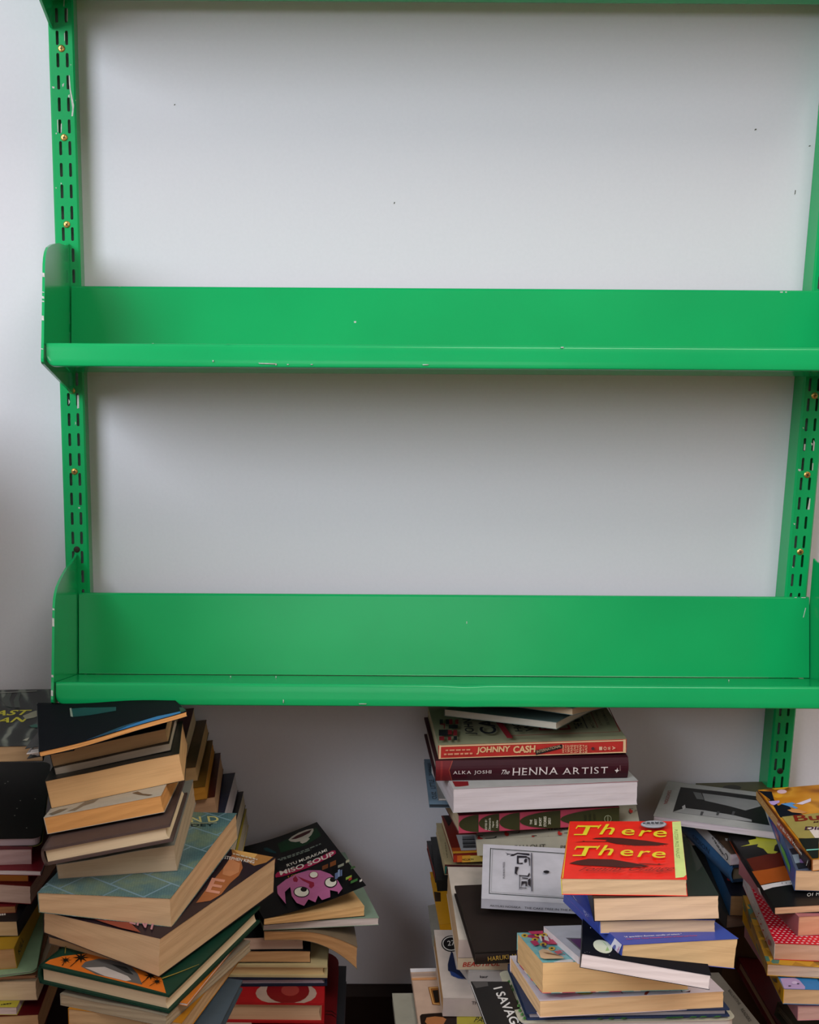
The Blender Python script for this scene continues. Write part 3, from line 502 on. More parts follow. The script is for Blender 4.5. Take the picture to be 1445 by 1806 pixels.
('paperback', 'L', '#6e1b1f', '#a3714b', 'small red paperback with brown pages at the left edge', 'books in the far left pile', (-.3553,-.2987,.392,.0488,.0233,-.019,.1065,.1742,.0091,-.0),{},[]),
('paperback', 'R', '#1a1b1e', '#cdb189', 'black-covered book with small white lettering at the left edge', 'books in the far left pile', (-.3439,-.3033,.3721,-.1007,.0321,-.0571,.1243,.1906,.0185,-.0),{},[('T', '#d8d4cc', [(.0382,-.081),(.0394,-.0809),(.0379,-.0759),(.0367,-.076)]),('T', '#d8d4cc', [(.04,-.0809),(.0423,-.0807),(.0408,-.0757),(.0385,-.0759)]),('T', '#d8d4cc', [(.0429,-.0806),(.0447,-.0805),(.0432,-.0755),(.0414,-.0756)])]),
('paperback', 'R', '#b28a1f', '#bd9468', 'yellow paperback with black lettering down its spine', 'books in the far left pile', (-.3487,-.3358,.3442,-.0257,.0278,-.0998,.1248,.1897,.0242,-.0),{},[('R', '#1d1a10', [(-.0801,.0078),(-.0511,.0116),(-.0825,.0153)], 'KILL', {})]),
('notebook', 'L', '#8fae8a', '#dcd6d4', 'pale green notebook with white edges under the yellow paperback', 'books in the far left pile', (-.3496,-.3428,.3398,.0846,.0049,-.1009,.1508,.2096,.003,.0),{'r': .008},[]),
('paperback', 'L', '#b07f62', '#b98a68', 'thin pinkish booklet under the pale green notebook', 'books in the far left pile', (-.3332,-.3354,.3348,.0348,.01,-.0425,.1226,.2001,.0033,.0),{},[]),
('paperback', 'L', '#b9a68c', '#dcc4a2', 'cream-paged paperback under the pinkish booklet at far left', 'books in the far left pile', (-.3306,-.3313,.311,-.0351,.0074,-.0352,.1351,.2101,.0229,-.0),{},[]),
('paperback', 'L', '#b8ad3a', '#d2bfbb', 'small yellow-green book near the bottom left corner', 'books in the far left pile', (-.3357,-.3612,.3004,-.0712,.004,-.0351,.11,.1753,.0097,-.0),{},[('T', '#33301a', [(.0366,-.0839),(.038,-.0836),(.0373,-.0811),(.0359,-.0814)]),('T', '#33301a', [(.0387,-.0835),(.0414,-.0828),(.0408,-.0803),(.038,-.0809)]),('T', '#33301a', [(.0421,-.0827),(.0447,-.0821),(.044,-.0795),(.0414,-.0801)]),('T', '#33301a', [(.0454,-.0819),(.047,-.0816),(.0463,-.079),(.0447,-.0794)]),('T', '#33301a', [(.0477,-.0814),(.048,-.0813),(.0474,-.0788),(.047,-.0789)])]),
('paperback', 'L', '#5c1016', '#c9a47a', 'dark red paperback in the bottom left corner', 'books in the far left pile', (-.3285,-.3479,.272,-.0132,.0005,-.0597,.1355,.2092,.0273,.0),{},[]),
('paperback', 'L', '#4a1016', '#dcc4a2', 'topmost of the books against the wall behind the left pile, dark red', 'books against the wall behind the left pile', (-.1792,-.0987,.4905,-.032,.0656,-.1477,.1299,.175,.0208,-.0),{},[]),
('paperback', 'L', '#5d462c', '#c09b6c', 'brown book second from the top behind the left pile', 'books against the wall behind the left pile', (-.1618,-.0915,.4736,-.0327,.0657,-.1571,.1289,.17,.019,-.0),{},[]),
('paperback', 'L', '#6b4a16', '#b37b2c', 'ochre book with amber pages behind the left pile', 'books against the wall behind the left pile', (-.1515,-.1126,.4541,-.0092,.028,-.1577,.1297,.1755,.0171,-.0),{},[]),
('paperback', 'L', '#3f0f0d', '#b58e6d', 'dark red and black book behind the left pile under the ochre one', 'books against the wall behind the left pile', (-.1395,-.1084,.4294,-.0013,.0035,-.1579,.1299,.1747,.0241,.0),{},[]),
('paperback', 'L', '#1d2740', '#c5bcc0', 'navy book with white pages behind the left pile', 'books against the wall behind the left pile', (-.1236,-.118,.4038,-.0548,-.0068,-.1585,.1304,.1752,.026,.0),{},[]),
('paperback', 'L', '#15161a', '#c2b49e', 'black book behind the map-cover paperback, above the pale lowest one', 'books against the wall behind the left pile', (-.1131,-.1153,.3827,-.0538,-.015,-.1472,.1297,.1745,.0207,.0),{},[]),
('paperback', 'L', '#b79f3c', '#bfb29c', 'pale book with a yellow edge lowest behind the map-cover paperback', 'books against the wall behind the left pile', (-.1092,-.1127,.355,-.0507,-.0155,-.1027,.1293,.174,.0249,.0),{},[]),
('paperback', 'L', '#0d0e10', '#dcae76', 'black paperback with a pink creature, a soup bowl and a raised cover', 'books in the pile beside the wall gap', (.018,-.1597,.3283,.2534,.0088,.0212,.1298,.2191,.0248,.6498),{'df': 'mur', 'hR': .0135},[('T', '#0f3a20', [(.0036,.0892),(.0236,.0943),(.0595,.0937),(.0582,.0653),(.035,.0559),(.0007,.0596)]),('T', '#163f44', [(-.0165,.0879),(-.0113,.0872),(-.0045,.0656),(-.0056,.0613),(-.0116,.0697),(-.0163,.0806)]),('T', '#cfc6b8', [(.0188,.0892),(.0251,.0949),(.0359,.0988),(.047,.0987),(.0554,.0941),(.0538,.0874),(.048,.0776),(.0425,.073),(.0434,.0687),(.0371,.0632),(.0316,.0631),(.0298,.0692),(.0312,.0716),(.0252,.0748),(.0202,.0818)]),('T', '#4a1a1c', [(.0221,.0876),(.0313,.0923),(.0428,.0937),(.0529,.0926),(.0478,.0858),(.0371,.083),(.0276,.0837)]),('T', '#a01c48', [(-.0225,-.0008),(-.018,.0053),(.0144,.0008),(.0571,.0109),(.0609,.0078),(.0593,-.0005),(.0526,-.0042),(.0188,-.0094),(-.0162,-.0107),(-.024,-.0084)]),('T', '#d8d2c8', [(-.0033,.0117),(.0517,.0143),(-.0022,.0198)], 'RYU MURAKAMI', {'b': .5}),('T', '#d9cfc6', [(-.0171,-.0067),(.0564,-.0049),(-.0155,.006)], 'MISO SOUP', {'b': 1.2}),('T', '#a8842a', [(-.0102,-.0199),(.0054,-.0214),(-.0093,-.0142)], '1,000', {'b': 1}),('T', '#3f6fa8', [(.0063,-.0215),(.0152,-.0222),(.0074,-.0159)], 'DX.!', {'b': 1}),('T', '#6f7a72', [(-.0089,.0381),(-.0057,.038),(-.0054,.0412),(-.0086,.0413)]),('T', '#6f7a72', [(-.0042,.038),(.002,.0379),(.0023,.0411),(-.0039,.0412)]),('T', '#6f7a72', [(.0035,.0379),(.0093,.0378),(.0097,.041),(.0038,.0411)]),('T', '#6f7a72', [(.0108,.0378),(.0145,.0377),(.0148,.0409),(.0112,.041)]),('T', '#6f7a72', [(.016,.0377),(.0207,.0376),(.0211,.0408),(.0163,.0409)]),('T', '#6f7a72', [(.0222,.0376),(.0268,.0375),(.0271,.0407),(.0226,.0408)]),('T', '#6f7a72', [(.0283,.0375),(.0337,.0374),(.034,.0406),(.0286,.0407)]),('T', '#6f7a72', [(.0352,.0374),(.0412,.0373),(.0415,.0405),(.0355,.0406)]),('T', '#6f7a72', [(.0427,.0372),(.0457,.0372),(.0461,.0404),(.0431,.0404)]),('T', '#6f7a72', [(.0472,.0372),(.0499,.0371),(.0503,.0403),(.0476,.0404)]),('T', '#6f7a72', [(-.0077,.0321),(-.0038,.0319),(-.0035,.0351),(-.0075,.0352)]),('T', '#6f7a72', [(-.0022,.0318),(.0011,.0317),(.0014,.0348),(-.0019,.035)]),('T', '#6f7a72', [(.0028,.0316),(.0074,.0314),(.0077,.0345),(.0031,.0348)]),('T', '#6f7a72', [(.0091,.0313),(.0126,.0311),(.0129,.0343),(.0094,.0345)]),('T', '#6f7a72', [(.0143,.031),(.0174,.0309),(.0177,.0341),(.0146,.0342)]),('T', '#6f7a72', [(.019,.0308),(.0238,.0306),(.0241,.0338),(.0194,.034)]),('T', '#6f7a72', [(.0254,.0305),(.0326,.0302),(.0329,.0334),(.0257,.0337)]),('T', '#6f7a72', [(.0342,.0301),(.0345,.0301),(.0349,.0333),(.0346,.0333)]),('T', '#b0608c', [(-.0301,-.0393),(-.0154,-.0273),(.0006,-.0208),(.016,-.0218),(.0283,-.0333),(.0358,-.052),(.0388,-.0763),(.0377,-.0999),(.0292,-.1095),(.0306,-.1034),(.0239,-.0921),(.0193,-.1095),(.0086,-.1095),(.008,-.0948),(.0003,-.1095),(-.005,-.0966),(-.014,-.1095),(-.02,-.0968),(-.0206,-.0756),(-.0158,-.0505),(-.0253,-.0599),(-.0324,-.0917),(-.0339,-.0713),(-.0345,-.0588)]),('T', '#8c2038', [(-.0072,-.0306),(-.0019,-.0252),(-.0021,-.0378),(-.0049,-.0434),(-.0083,-.0392)]),('T', '#8c2038', [(-.0006,-.0278),(.0066,-.0462),(.0126,-.0588),(.0106,-.0681),(.0057,-.0719),(.0042,-.0661),(.0068,-.0589),(.002,-.0442)]),('T', '#14100f', [(.0012,-.0799),(-.0004,-.0838),(-.0027,-.0868),(-.0054,-.0883),(-.0083,-.0885),(-.0111,-.0871),(-.0136,-.0844),(-.0154,-.0806),(-.0165,-.0761),(-.0166,-.0713),(-.0159,-.0666),(-.0143,-.0626),(-.012,-.0596),(-.0092,-.0579),(-.0063,-.0578),(-.0034,-.0592),(-.001,-.062),(.0009,-.0658),(.0019,-.0704),(.002,-.0753)]),('T', '#d9d3c4', [(.0003,-.0792),(-.0011,-.0825),(-.0031,-.085),(-.0055,-.0863),(-.0081,-.0864),(-.0106,-.0851),(-.0128,-.0828),(-.0144,-.0794),(-.0154,-.0755),(-.0156,-.0713),(-.0149,-.0673),(-.0136,-.0639),(-.0116,-.0614),(-.0091,-.06),(-.0065,-.06),(-.004,-.0612),(-.0018,-.0636),(-.0002,-.067),(.0008,-.071),(.0009,-.0752)]),('T', '#14100f', [(.0,-.0714),(-.0006,-.0731),(-.0016,-.0744),(-.0027,-.0752),(-.0039,-.0753),(-.005,-.0748),(-.0059,-.0737),(-.0066,-.0721),(-.007,-.0702),(-.007,-.0682),(-.0066,-.0662),(-.006,-.0644),(-.005,-.0631),(-.0039,-.0624),(-.0027,-.0622),(-.0016,-.0628),(-.0007,-.0639),(.0,-.0655),(.0004,-.0674),(.0004,-.0694)]),('T', '#14100f', [(.0367,-.0808),(.0351,-.0845),(.0331,-.0874),(.0307,-.089),(.0283,-.0894),(.026,-.0884),(.0241,-.0861),(.0228,-.0828),(.0221,-.0788),(.0222,-.0744),(.023,-.0701),(.0246,-.0663),(.0266,-.0634),(.029,-.0617),(.0314,-.0613),(.0338,-.0624),(.0357,-.0647),(.037,-.0681),(.0377,-.0722),(.0375,-.0765)]),('T', '#d9d3c4', [(.0357,-.0801),(.0344,-.0832),(.0327,-.0856),(.0307,-.087),(.0286,-.0873),(.0266,-.0864),(.025,-.0844),(.0238,-.0816),(.0232,-.0782),(.0233,-.0745),(.024,-.0708),(.0253,-.0676),(.027,-.0652),(.029,-.0638),(.0312,-.0635),(.0332,-.0644),(.0348,-.0664),(.036,-.0693),(.0366,-.0727),(.0365,-.0765)]),('T', '#14100f', [(.0373,-.0736),(.0366,-.0753),(.0356,-.0766),(.0345,-.0774),(.0333,-.0775),(.0322,-.077),(.0313,-.0759),(.0306,-.0743),(.0303,-.0724),(.0303,-.0704),(.0307,-.0684),(.0314,-.0666),(.0324,-.0653),(.0335,-.0646),(.0347,-.0644),(.0358,-.0649),(.0368,-.066),(.0374,-.0676),(.0377,-.0696),(.0377,-.0716)]),('T', '#8c2038', [(.0225,-.0446),(.0215,-.0471),(.0201,-.049),(.0185,-.0501),(.0168,-.0503),(.0151,-.0495),(.0138,-.0479),(.0128,-.0456),(.0122,-.0428),(.0122,-.0398),(.0128,-.0369),(.0138,-.0343),(.0152,-.0324),(.0168,-.0313),(.0185,-.0311),(.0202,-.0319),(.0215,-.0335),(.0225,-.0359),(.023,-.0387),(.023,-.0417)]),('T', '#d9d3c4', [(.0218,-.0441),(.021,-.0462),(.0198,-.0479),(.0184,-.0488),(.0169,-.0489),(.0155,-.0482),(.0143,-.0468),(.0134,-.0449),(.013,-.0425),(.013,-.0399),(.0134,-.0374),(.0143,-.0352),(.0155,-.0336),(.0169,-.0327),(.0184,-.0325),(.0198,-.0332),(.021,-.0346),(.0219,-.0366),(.0223,-.039),(.0223,-.0416)]),('T', '#6b3a1c', [(.0327,-.0271),(.0407,-.0267),(.0376,-.0371),(.0297,-.0376)]),('T', '#7a4420', [(.0435,-.026),(.0515,-.0255),(.048,-.0374),(.04,-.0378)]),('T', '#5d6c90', [(.0402,-.0587),(.0442,-.0585),(.0396,-.0737),(.0357,-.0739)]),('T', '#7f8fae', [(.0457,-.0535),(.0483,-.0534),(.0429,-.0712),(.0403,-.0713)]),('T', '#5d6c90', [(.0479,-.0569),(.0503,-.0568),(.0456,-.072),(.0433,-.0721)]),('T', '#8aa03c', [(.0478,-.0803),(.0556,-.0799),(.0536,-.0861),(.0459,-.0865)]),('T', '#a0302a', [(.0501,-.0852),(.054,-.085),(.052,-.0912),(.0482,-.0914)]),('T', '#3c6a34', [(.0498,-.0942),(.0588,-.0938),(.0569,-.0999),(.0479,-.1003)]),('T', '#8a8a7a', [(.0488,-.0432),(.0567,-.0428),(.0548,-.0493),(.0468,-.0497)]),('T', '#a09a84', [(.0604,-.0395),(.0649,-.0392),(.0636,-.0457),(.0583,-.046)]),('T', '#3d5a34', [(.06,-.0617),(.0649,-.0614),(.0649,-.0665),(.0584,-.0668)]),('T', '#c9c2b8', [(.059,-.1014),(.0622,-.1012),(.0606,-.1061),(.0574,-.1062)]),('T', '#3a1418', [(-.0231,.0344),(-.0123,.0351),(-.0159,.0212),(-.0266,.0205)])]),
('paperback', 'L', '#7f9380', '#cbbcb6', 'sage green paperback under the black soup-bowl paperback', 'books in the pile beside the wall gap', (.0376,-.1577,.317,.1552,.0092,.0215,.1455,.21,.0101,-.0),{},[]),
('paperback', 'L', '#7b6a55', '#b98a5c', 'paperback with brown pages drooping over the right side of its pile', 'books in the pile beside the wall gap', (.0401,-.163,.3034,.0366,.0066,.0091,.1219,.2102,.0123,.0),{'df': 'curl'},[]),
('paperback', 'L', '#15171a', '#c8aa97', 'white-paged book on the black-covered one below the drooping pages', 'books in the pile beside the wall gap', (-.0315,-.1624,.2861,.01,.0039,-.0064,.125,.195,.0163,.0),{},[]),
('paperback', 'L', '#14161a', '#bf9468', 'black-covered paperback with tan pages on the cream hardcover', 'books in the pile beside the wall gap', (-.0191,-.1636,.2699,-.0251,.0043,-.0089,.1249,.1953,.0157,-.0),{},[]),
('hardcover', 'L', '#c2b083', '#d2b483', 'cream hardcover in the pile beside the wall gap', 'books in the pile beside the wall gap', (-.0072,-.1609,.2527,-.0584,.005,-.0203,.1501,.2115,.0164,-.0),{},[]),
('hardcover', 'L', '#1b2133', '#b8a4ae', 'navy hardcover with lilac pages under the cream hardcover', 'books in the pile beside the wall gap', (-.0107,-.1633,.241,-.0249,-.0006,-.0203,.1496,.2105,.0109,.0),{},[]),
('hardcover', 'L', '#a8161c', '#cba583', 'bright red hardcover with a red flower picture on its cover', 'books in the pile beside the wall gap', (-.0156,-.1964,.2134,-.0473,-.0003,-.0153,.1548,.2253,.0271,.0),{},[('T', '#b59a8c', [(.0683,-.0881),(.0666,-.0979),(.0615,-.1067),(.0535,-.1126),(.0433,-.1126),(.032,-.1126),(.0205,-.1126),(.0099,-.1126),(.0013,-.1078),(-.0045,-.0992),(-.007,-.0894),(-.0058,-.0795),(-.0009,-.0704),(.0071,-.063),(.0176,-.0581),(.0293,-.0563),(.0412,-.0577),(.052,-.0622),(.0606,-.0693),(.0662,-.0782)]),('T', '#7d1016', [(.0591,-.0824),(.058,-.0923),(.0545,-.1011),(.0489,-.1082),(.0418,-.1126),(.0338,-.1126),(.0257,-.1126),(.0182,-.1087),(.012,-.1019),(.0078,-.0932),(.0059,-.0834),(.0067,-.0734),(.01,-.0642),(.0156,-.0568),(.0229,-.052),(.0312,-.0502),(.0396,-.0517),(.0473,-.0563),(.0535,-.0635),(.0575,-.0725)]),('T', '#9c3a34', [(.0465,-.0812),(.0461,-.0857),(.0446,-.0898),(.0423,-.093),(.0392,-.0951),(.0358,-.0959),(.0324,-.0952),(.0292,-.0932),(.0266,-.0901),(.0248,-.0861),(.0241,-.0816),(.0244,-.077),(.0258,-.0729),(.0282,-.0696),(.0312,-.0674),(.0347,-.0667),(.0382,-.0673),(.0414,-.0694),(.044,-.0726),(.0458,-.0767)])]),
('notebook', 'L', '#5f1014', '#7a2a26', 'large dark red round-cornered folder behind the bright red hardcover', 'books in the pile beside the wall gap', (-.0146,-.2354,.192,-.0671,.075,-.0154,.1798,.2495,.0118,-.0),{'r': .03},[('T', '#1a0b0b', [(.076,-.0186),(.0845,-.019),(.0897,-.0263),(.0897,-.0276),(.0839,-.0209),(.0761,-.0203)]),('T', '#1a0b0b', [(.0763,-.0262),(.0848,-.0265),(.0899,-.0338),(.0899,-.0351),(.0841,-.0284),(.0763,-.0278)])]),
('magazine', 'L', '#4d6468', '#a48f75', 'upper magazine with brownish pages right under the green shelf', 'books in the back middle pile', (.3694,-.1266,.5706,-.733,-.0973,-.0647,.1419,.2018,.0089,-.0),{},[]),
('magazine', 'L', '#5b6a66', '#a9a396', 'thick pale magazine lying directly on the red-spined book', 'books in the back middle pile', (.3255,-.1228,.5567,-.5793,-.0503,-.0491,.1511,.1846,.0088,.0),{},[]),
('paperback', 'F', '#8f8c6f', '#b7a98c', 'sage-covered book with a bright red lettered spine under the magazines', 'books in the back middle pile', (.3157,-.1398,.5282,-.0203,.0469,-.0424,.2308,.1597,.0181,.0),{'sp': '#b1302b'},[('F', '#d6b48c', [(-.1142,.0175),(.114,.0169),(.114,.0154),(-.1143,.0158)]),('F', '#d6b48c', [(-.1147,.0012),(.1138,.0016),(.1139,.0002),(-.1148,.0002)]),('F', '#d6b48c', [(-.1142,.0179),(-.1121,.0179),(-.1127,.0002),(-.1152,.0002)]),('F', '#d6b48c', [(.1111,.0175),(.1142,.0174),(.1146,.0002),(.1111,.0002)]),('F', '#d3ab7e', [(-.069,.0044),(-.0279,.0046),(-.0679,.0142)], 'JOHNNY', {'b': 2}),('F', '#d3ab7e', [(-.0238,.0046),(.0034,.0047),(-.0234,.014)], 'CASH', {'b': 2}),('F', '#1f1b1c', [(.0034,.0073),(.036,.0143),(.0374,.0094),(.0044,.0013)]),('F', '#b79c7c', [(.0055,.0035),(.0353,.0105),(.0048,.0071)], 'INTERNATIONAL', {}),('F', '#c98a6c', [(-.1067,.0105),(-.1034,.0105),(-.1034,.0124),(-.1066,.0124)]),('F', '#c98a6c', [(-.1019,.0105),(-.0956,.0105),(-.0955,.0124),(-.1019,.0124)]),('F', '#c98a6c', [(-.094,.0105),(-.088,.0105),(-.088,.0124),(-.094,.0124)]),('F', '#c98a6c', [(-.0865,.0105),(-.0828,.0105),(-.0827,.0124),(-.0865,.0124)]),('F', '#c98a6c', [(-.0812,.0105),(-.0764,.0105),(-.0764,.0124),(-.0812,.0124)]),('F', '#c98a6c', [(-.1088,.0054),(-.1056,.0054),(-.1056,.0076),(-.1088,.0076)]),('F', '#c98a6c', [(-.1041,.0054),(-.0978,.0054),(-.0977,.0077),(-.1041,.0076)]),('F', '#c98a6c', [(-.0962,.0054),(-.0903,.0055),(-.0903,.0077),(-.0962,.0077)]),('F', '#c98a6c', [(-.0888,.0055),(-.085,.0055),(-.085,.0078),(-.0887,.0077)]),('F', '#c98a6c', [(-.0835,.0055),(-.0787,.0056),(-.0787,.0078),(-.0835,.0078)]),('F', '#c98a6c', [(-.0772,.0056),(-.0739,.0056),(-.0739,.0078),(-.0772,.0078)]),('F', '#cf9f7c', [(.0388,.0038),(.0388,.0142),(.0361,.0039)], 'HOW', {'b': 1}),('F', '#cf9f7c', [(.0413,.0037),(.0412,.0141),(.0399,.0038)], 'AND', {'b': 1}),('F', '#cf9f7c', [(.0458,.0036),(.0457,.0139),(.0423,.0037)], 'WHY', {'b': 1}),('F', '#cf9f7c', [(.0493,.0034),(.0492,.0138),(.0461,.0035)], 'FANS', {'b': 1}),('F', '#cf9f7c', [(.0534,.0033),(.0533,.0137),(.05,.0034)], 'LOVE', {'b': 1}),('F', '#cf9f7c', [(.0559,.0032),(.0558,.0136),(.0541,.0033)], 'THE', {'b': 1}),('F', '#cf9f7c', [(.06,.003),(.0599,.0134),(.0566,.0032)], 'MAN', {'b': 1}),('F', '#cf9f7c', [(.0625,.003),(.0623,.0134),(.0611,.003)], 'IN', {'b': 1}),('F', '#cf9f7c', [(.0666,.0028),(.0665,.0132),(.0635,.0029)], 'BLACK', {'b': 1}),('F', '#4a2a2c', [(.0756,.0081),(.075,.0065),(.0735,.0059),(.0721,.0066),(.0714,.0082),(.072,.0098),(.0735,.0104),(.075,.0097)]),('F', '#cfa98c', [(.0812,.006),(.0811,.0105),(.085,.0059)], 'I', {'b': 1}),('F', '#cfa98c', [(.0864,.0058),(.0863,.0103),(.0902,.0057)], 'O', {'b': 1}),('F', '#cfa98c', [(.0912,.0059),(.0911,.0103),(.095,.0057)], 'W', {'b': 1}),('F', '#cfa98c', [(.0971,.0062),(.097,.0106),(.1009,.006)], 'A', {'b': 1}),('T', '#1c1d22', [(-.106,.0029),(-.1018,.0028),(-.1036,-.0159),(-.1078,-.0158)]),('T', '#1c1d22', [(-.0982,.0021),(-.0939,.002),(-.0958,-.0167),(-.1,-.0166)]),('T', '#7a1f26', [(-.094,.0016),(-.0897,.0015),(-.0916,-.0171),(-.0958,-.017)]),('T', '#7a1f26', [(-.0863,-.0007),(-.0823,-.0008),(-.0841,-.0179),(-.088,-.0178)]),('T', '#1c1d22', [(-.0966,-.02),(-.0852,-.0209),(-.0867,-.0345),(-.098,-.0337)]),('T', '#1c1d22', [(-.1108,-.037),(-.0994,-.0378),(-.1016,-.0601),(-.1128,-.0593)]),('T', '#7a1f26', [(-.0996,-.0396),(-.0945,-.0398),(-.0961,-.0562),(-.1012,-.056)]),('T', '#7a1f26', [(-.093,-.0403),(-.088,-.0405),(-.0902,-.0612),(-.0951,-.061)]),('T', '#7a1f26', [(-.1126,-.0623),(-.1065,-.0626),(-.1079,-.0771),(-.1139,-.0768)]),('T', '#7a1f26', [(-.1021,-.0648),(-.098,-.0649),(-.0993,-.0779),(-.1034,-.0778)]),('T', '#1c1d22', [(-.0949,-.064),(-.0908,-.0641),(-.0923,-.0786),(-.0964,-.0785)]),('T', '#7a1f26', [(-.1069,-.0174),(-.1017,-.0177),(-.1021,-.0219),(-.1073,-.0217)]),('T', '#7a1f26', [(-.1027,-.0179),(-.1012,-.0177),(-.103,-.036),(-.1045,-.0361)]),('T', '#1c1d22', [(-.0648,-.0616),(-.0612,.0288),(-.0796,-.0602)], 'JOHNNY', {'b': 1}),('T', '#1c1d22', [(-.0408,-.0619),(-.0349,.0327),(-.0614,-.0599)], 'CASH', {'b': 1}),('T', '#7a1f26', [(-.0379,-.0104),(-.0296,-.0112),(-.0236,-.0791),(-.0306,-.079)]),('T', '#1c1d22', [(-.0084,-.0576),(-.0083,.0049),(-.0178,-.0567)], 'HOW', {'b': 1}),('T', '#1c1d22', [(.0073,-.0575),(.006,.0069),(-.0045,-.058)], 'WHY', {'b': 1}),('T', '#7a1f26', [(.0298,-.0565),(.0328,.029),(.0125,-.0564)], 'FANS', {'b': 1}),('T', '#7a1f26', [(.0515,-.057),(.0541,.0303),(.0369,-.0578)], 'LOVE', {'b': 1}),('T', '#1c1d22', [(.0681,-.0553),(.073,.0502),(.0573,-.0559)], 'THE MAN IN BLACK', {'b': 1}),('T', '#1c1d22', [(.0743,.0193),(.0754,.0191),(.0727,-.0558),(.0712,-.0563)]),('T', '#7a1f26', [(.0883,.0196),(.0891,.0195),(.0855,-.0548),(.0846,-.055)]),('T', '#3a382c', [(.0821,-.0551),(.0848,.0253),(.0776,-.0553)], 'MICHAEL HINDS', {}),('T', '#3a382c', [(.093,-.0479),(.0964,.0046),(.0891,-.0482)], 'JONATHAN', {}),('T', '#3a382c', [(.1022,-.0472),(.105,.0072),(.0981,-.0478)], 'SILVERMAN', {}),('T', '#7a1f26', [(.114,.0312),(.1148,.0293),(.1096,-.0725),(.108,-.0733)]),('T', '#7a1f26', [(-.0263,-.0736),(.1083,-.073),(.1081,-.0742),(-.0266,-.0752)]),('T', '#1c1d22', [(.0913,.0409),(.1057,.0249),(.1031,.018),(.0915,.03)])]),
('hardcover', 'F', '#36101a', '#b7a59a', 'maroon hardcover with wide-spaced white capitals on its spine', 'books in the back middle pile', (.315,-.1382,.4979,-.0227,.0248,-.0267,.2362,.172,.0265,.0),{'bd': '#36101a', 'round': 1},[('F', '#651a1f', [(-.1178,.0263),(-.0976,.0263),(-.1021,.0153),(-.0985,.0002),(-.1178,.0002)]),('F', '#7a2424', [(-.1117,.0262),(-.1092,.0261),(-.1102,.0002),(-.1127,.0002)]),('F', '#8a3a2c', [(-.0976,.0263),(-.0965,.0263),(-.1011,.0152),(-.0973,.0002),(-.0983,.0002),(-.1021,.0153)]),('F', '#d0c4c2', [(-.097,.0085),(-.0497,.0087),(-.0968,.0143)], 'ALKA JOSHI', {'serif': 1}),('F', '#d0c4c2', [(-.0392,.0086),(-.0286,.0087),(-.0378,.0146)], 'The', {'sh': .25}),('F', '#d0c4c2', [(-.0241,.0068),(.0321,.0074),(-.0237,.0167)], 'HENNA', {'serif': 1}),('F', '#d0c4c2', [(.0371,.007),(.0927,.0075),(.0371,.0162)], 'ARTIST', {'serif': 1}),('F', '#d0c4c2', [(.101,.0117),(.1034,.0124),(.1043,.0149),(.1048,.012),(.1066,.0114),(.1044,.0096),(.1034,.0079),(.1027,.01)]),('F', '#8a6a6a', [(.1084,.0107),(.1081,.0178),(.107,.0108)], 'MIRA', {})]),
('paperback', 'K', '#a8a7a6', '#c9bdc0', 'thick white-paged book under the maroon hardcover', 'books in the back middle pile', (.3233,-.1687,.4644,.0654,-.0026,-.0225,.229,.151,.031,.0001),{'side': '#c9bdc0'},[('T', '#7d2024', [(-.1104,-.0484),(-.0911,-.051),(-.0935,-.0665),(-.1045,-.0688),(-.1107,-.0684)]),('F', '#8a2a34', [(-.1135,.0308),(.1145,.0308),(.1145,.0302),(-.1135,.0308)])]),
('paperback', 'R', '#6d6a66', '#b2a6a2', 'thin grey book poking out left below the maroon hardcover', 'books in the back middle pile', (.2759,-.1062,.4607,-.0603,.0002,-.0227,.1363,.1966,.003,-.0),{},[('T', '#a9a8a6', [(-.0633,-.0685),(-.0622,-.0358),(-.0569,-.0336),(-.0546,-.0685)]),('T', '#15161a', [(-.0599,-.0599),(-.0589,-.0424),(-.0544,-.0402),(-.0548,-.0599)])]),
('magazine', 'R', '#5d7284', '#2b3036', 'blue-grey book with dark lettering nearest the wall gap, left of the white-paged book', 'books in the back middle pile', (.2652,-.1272,.4555,-.0653,-.0015,-.0231,.1399,.1785,.0049,-.0),{},[('T', '#20272e', [(-.0598,-.0711),(-.0597,-.0433),(-.0656,-.072)], 'CUZ', {'b': 1}),('T', '#20272e', [(-.0595,-.0323),(-.0607,.0032),(-.0658,-.0332)], 'LITTLE', {'b': 1}),('T', '#20272e', [(-.062,.0182),(-.0618,.0716),(-.0659,.0172)], 'THINGS', {'b': 1})]),
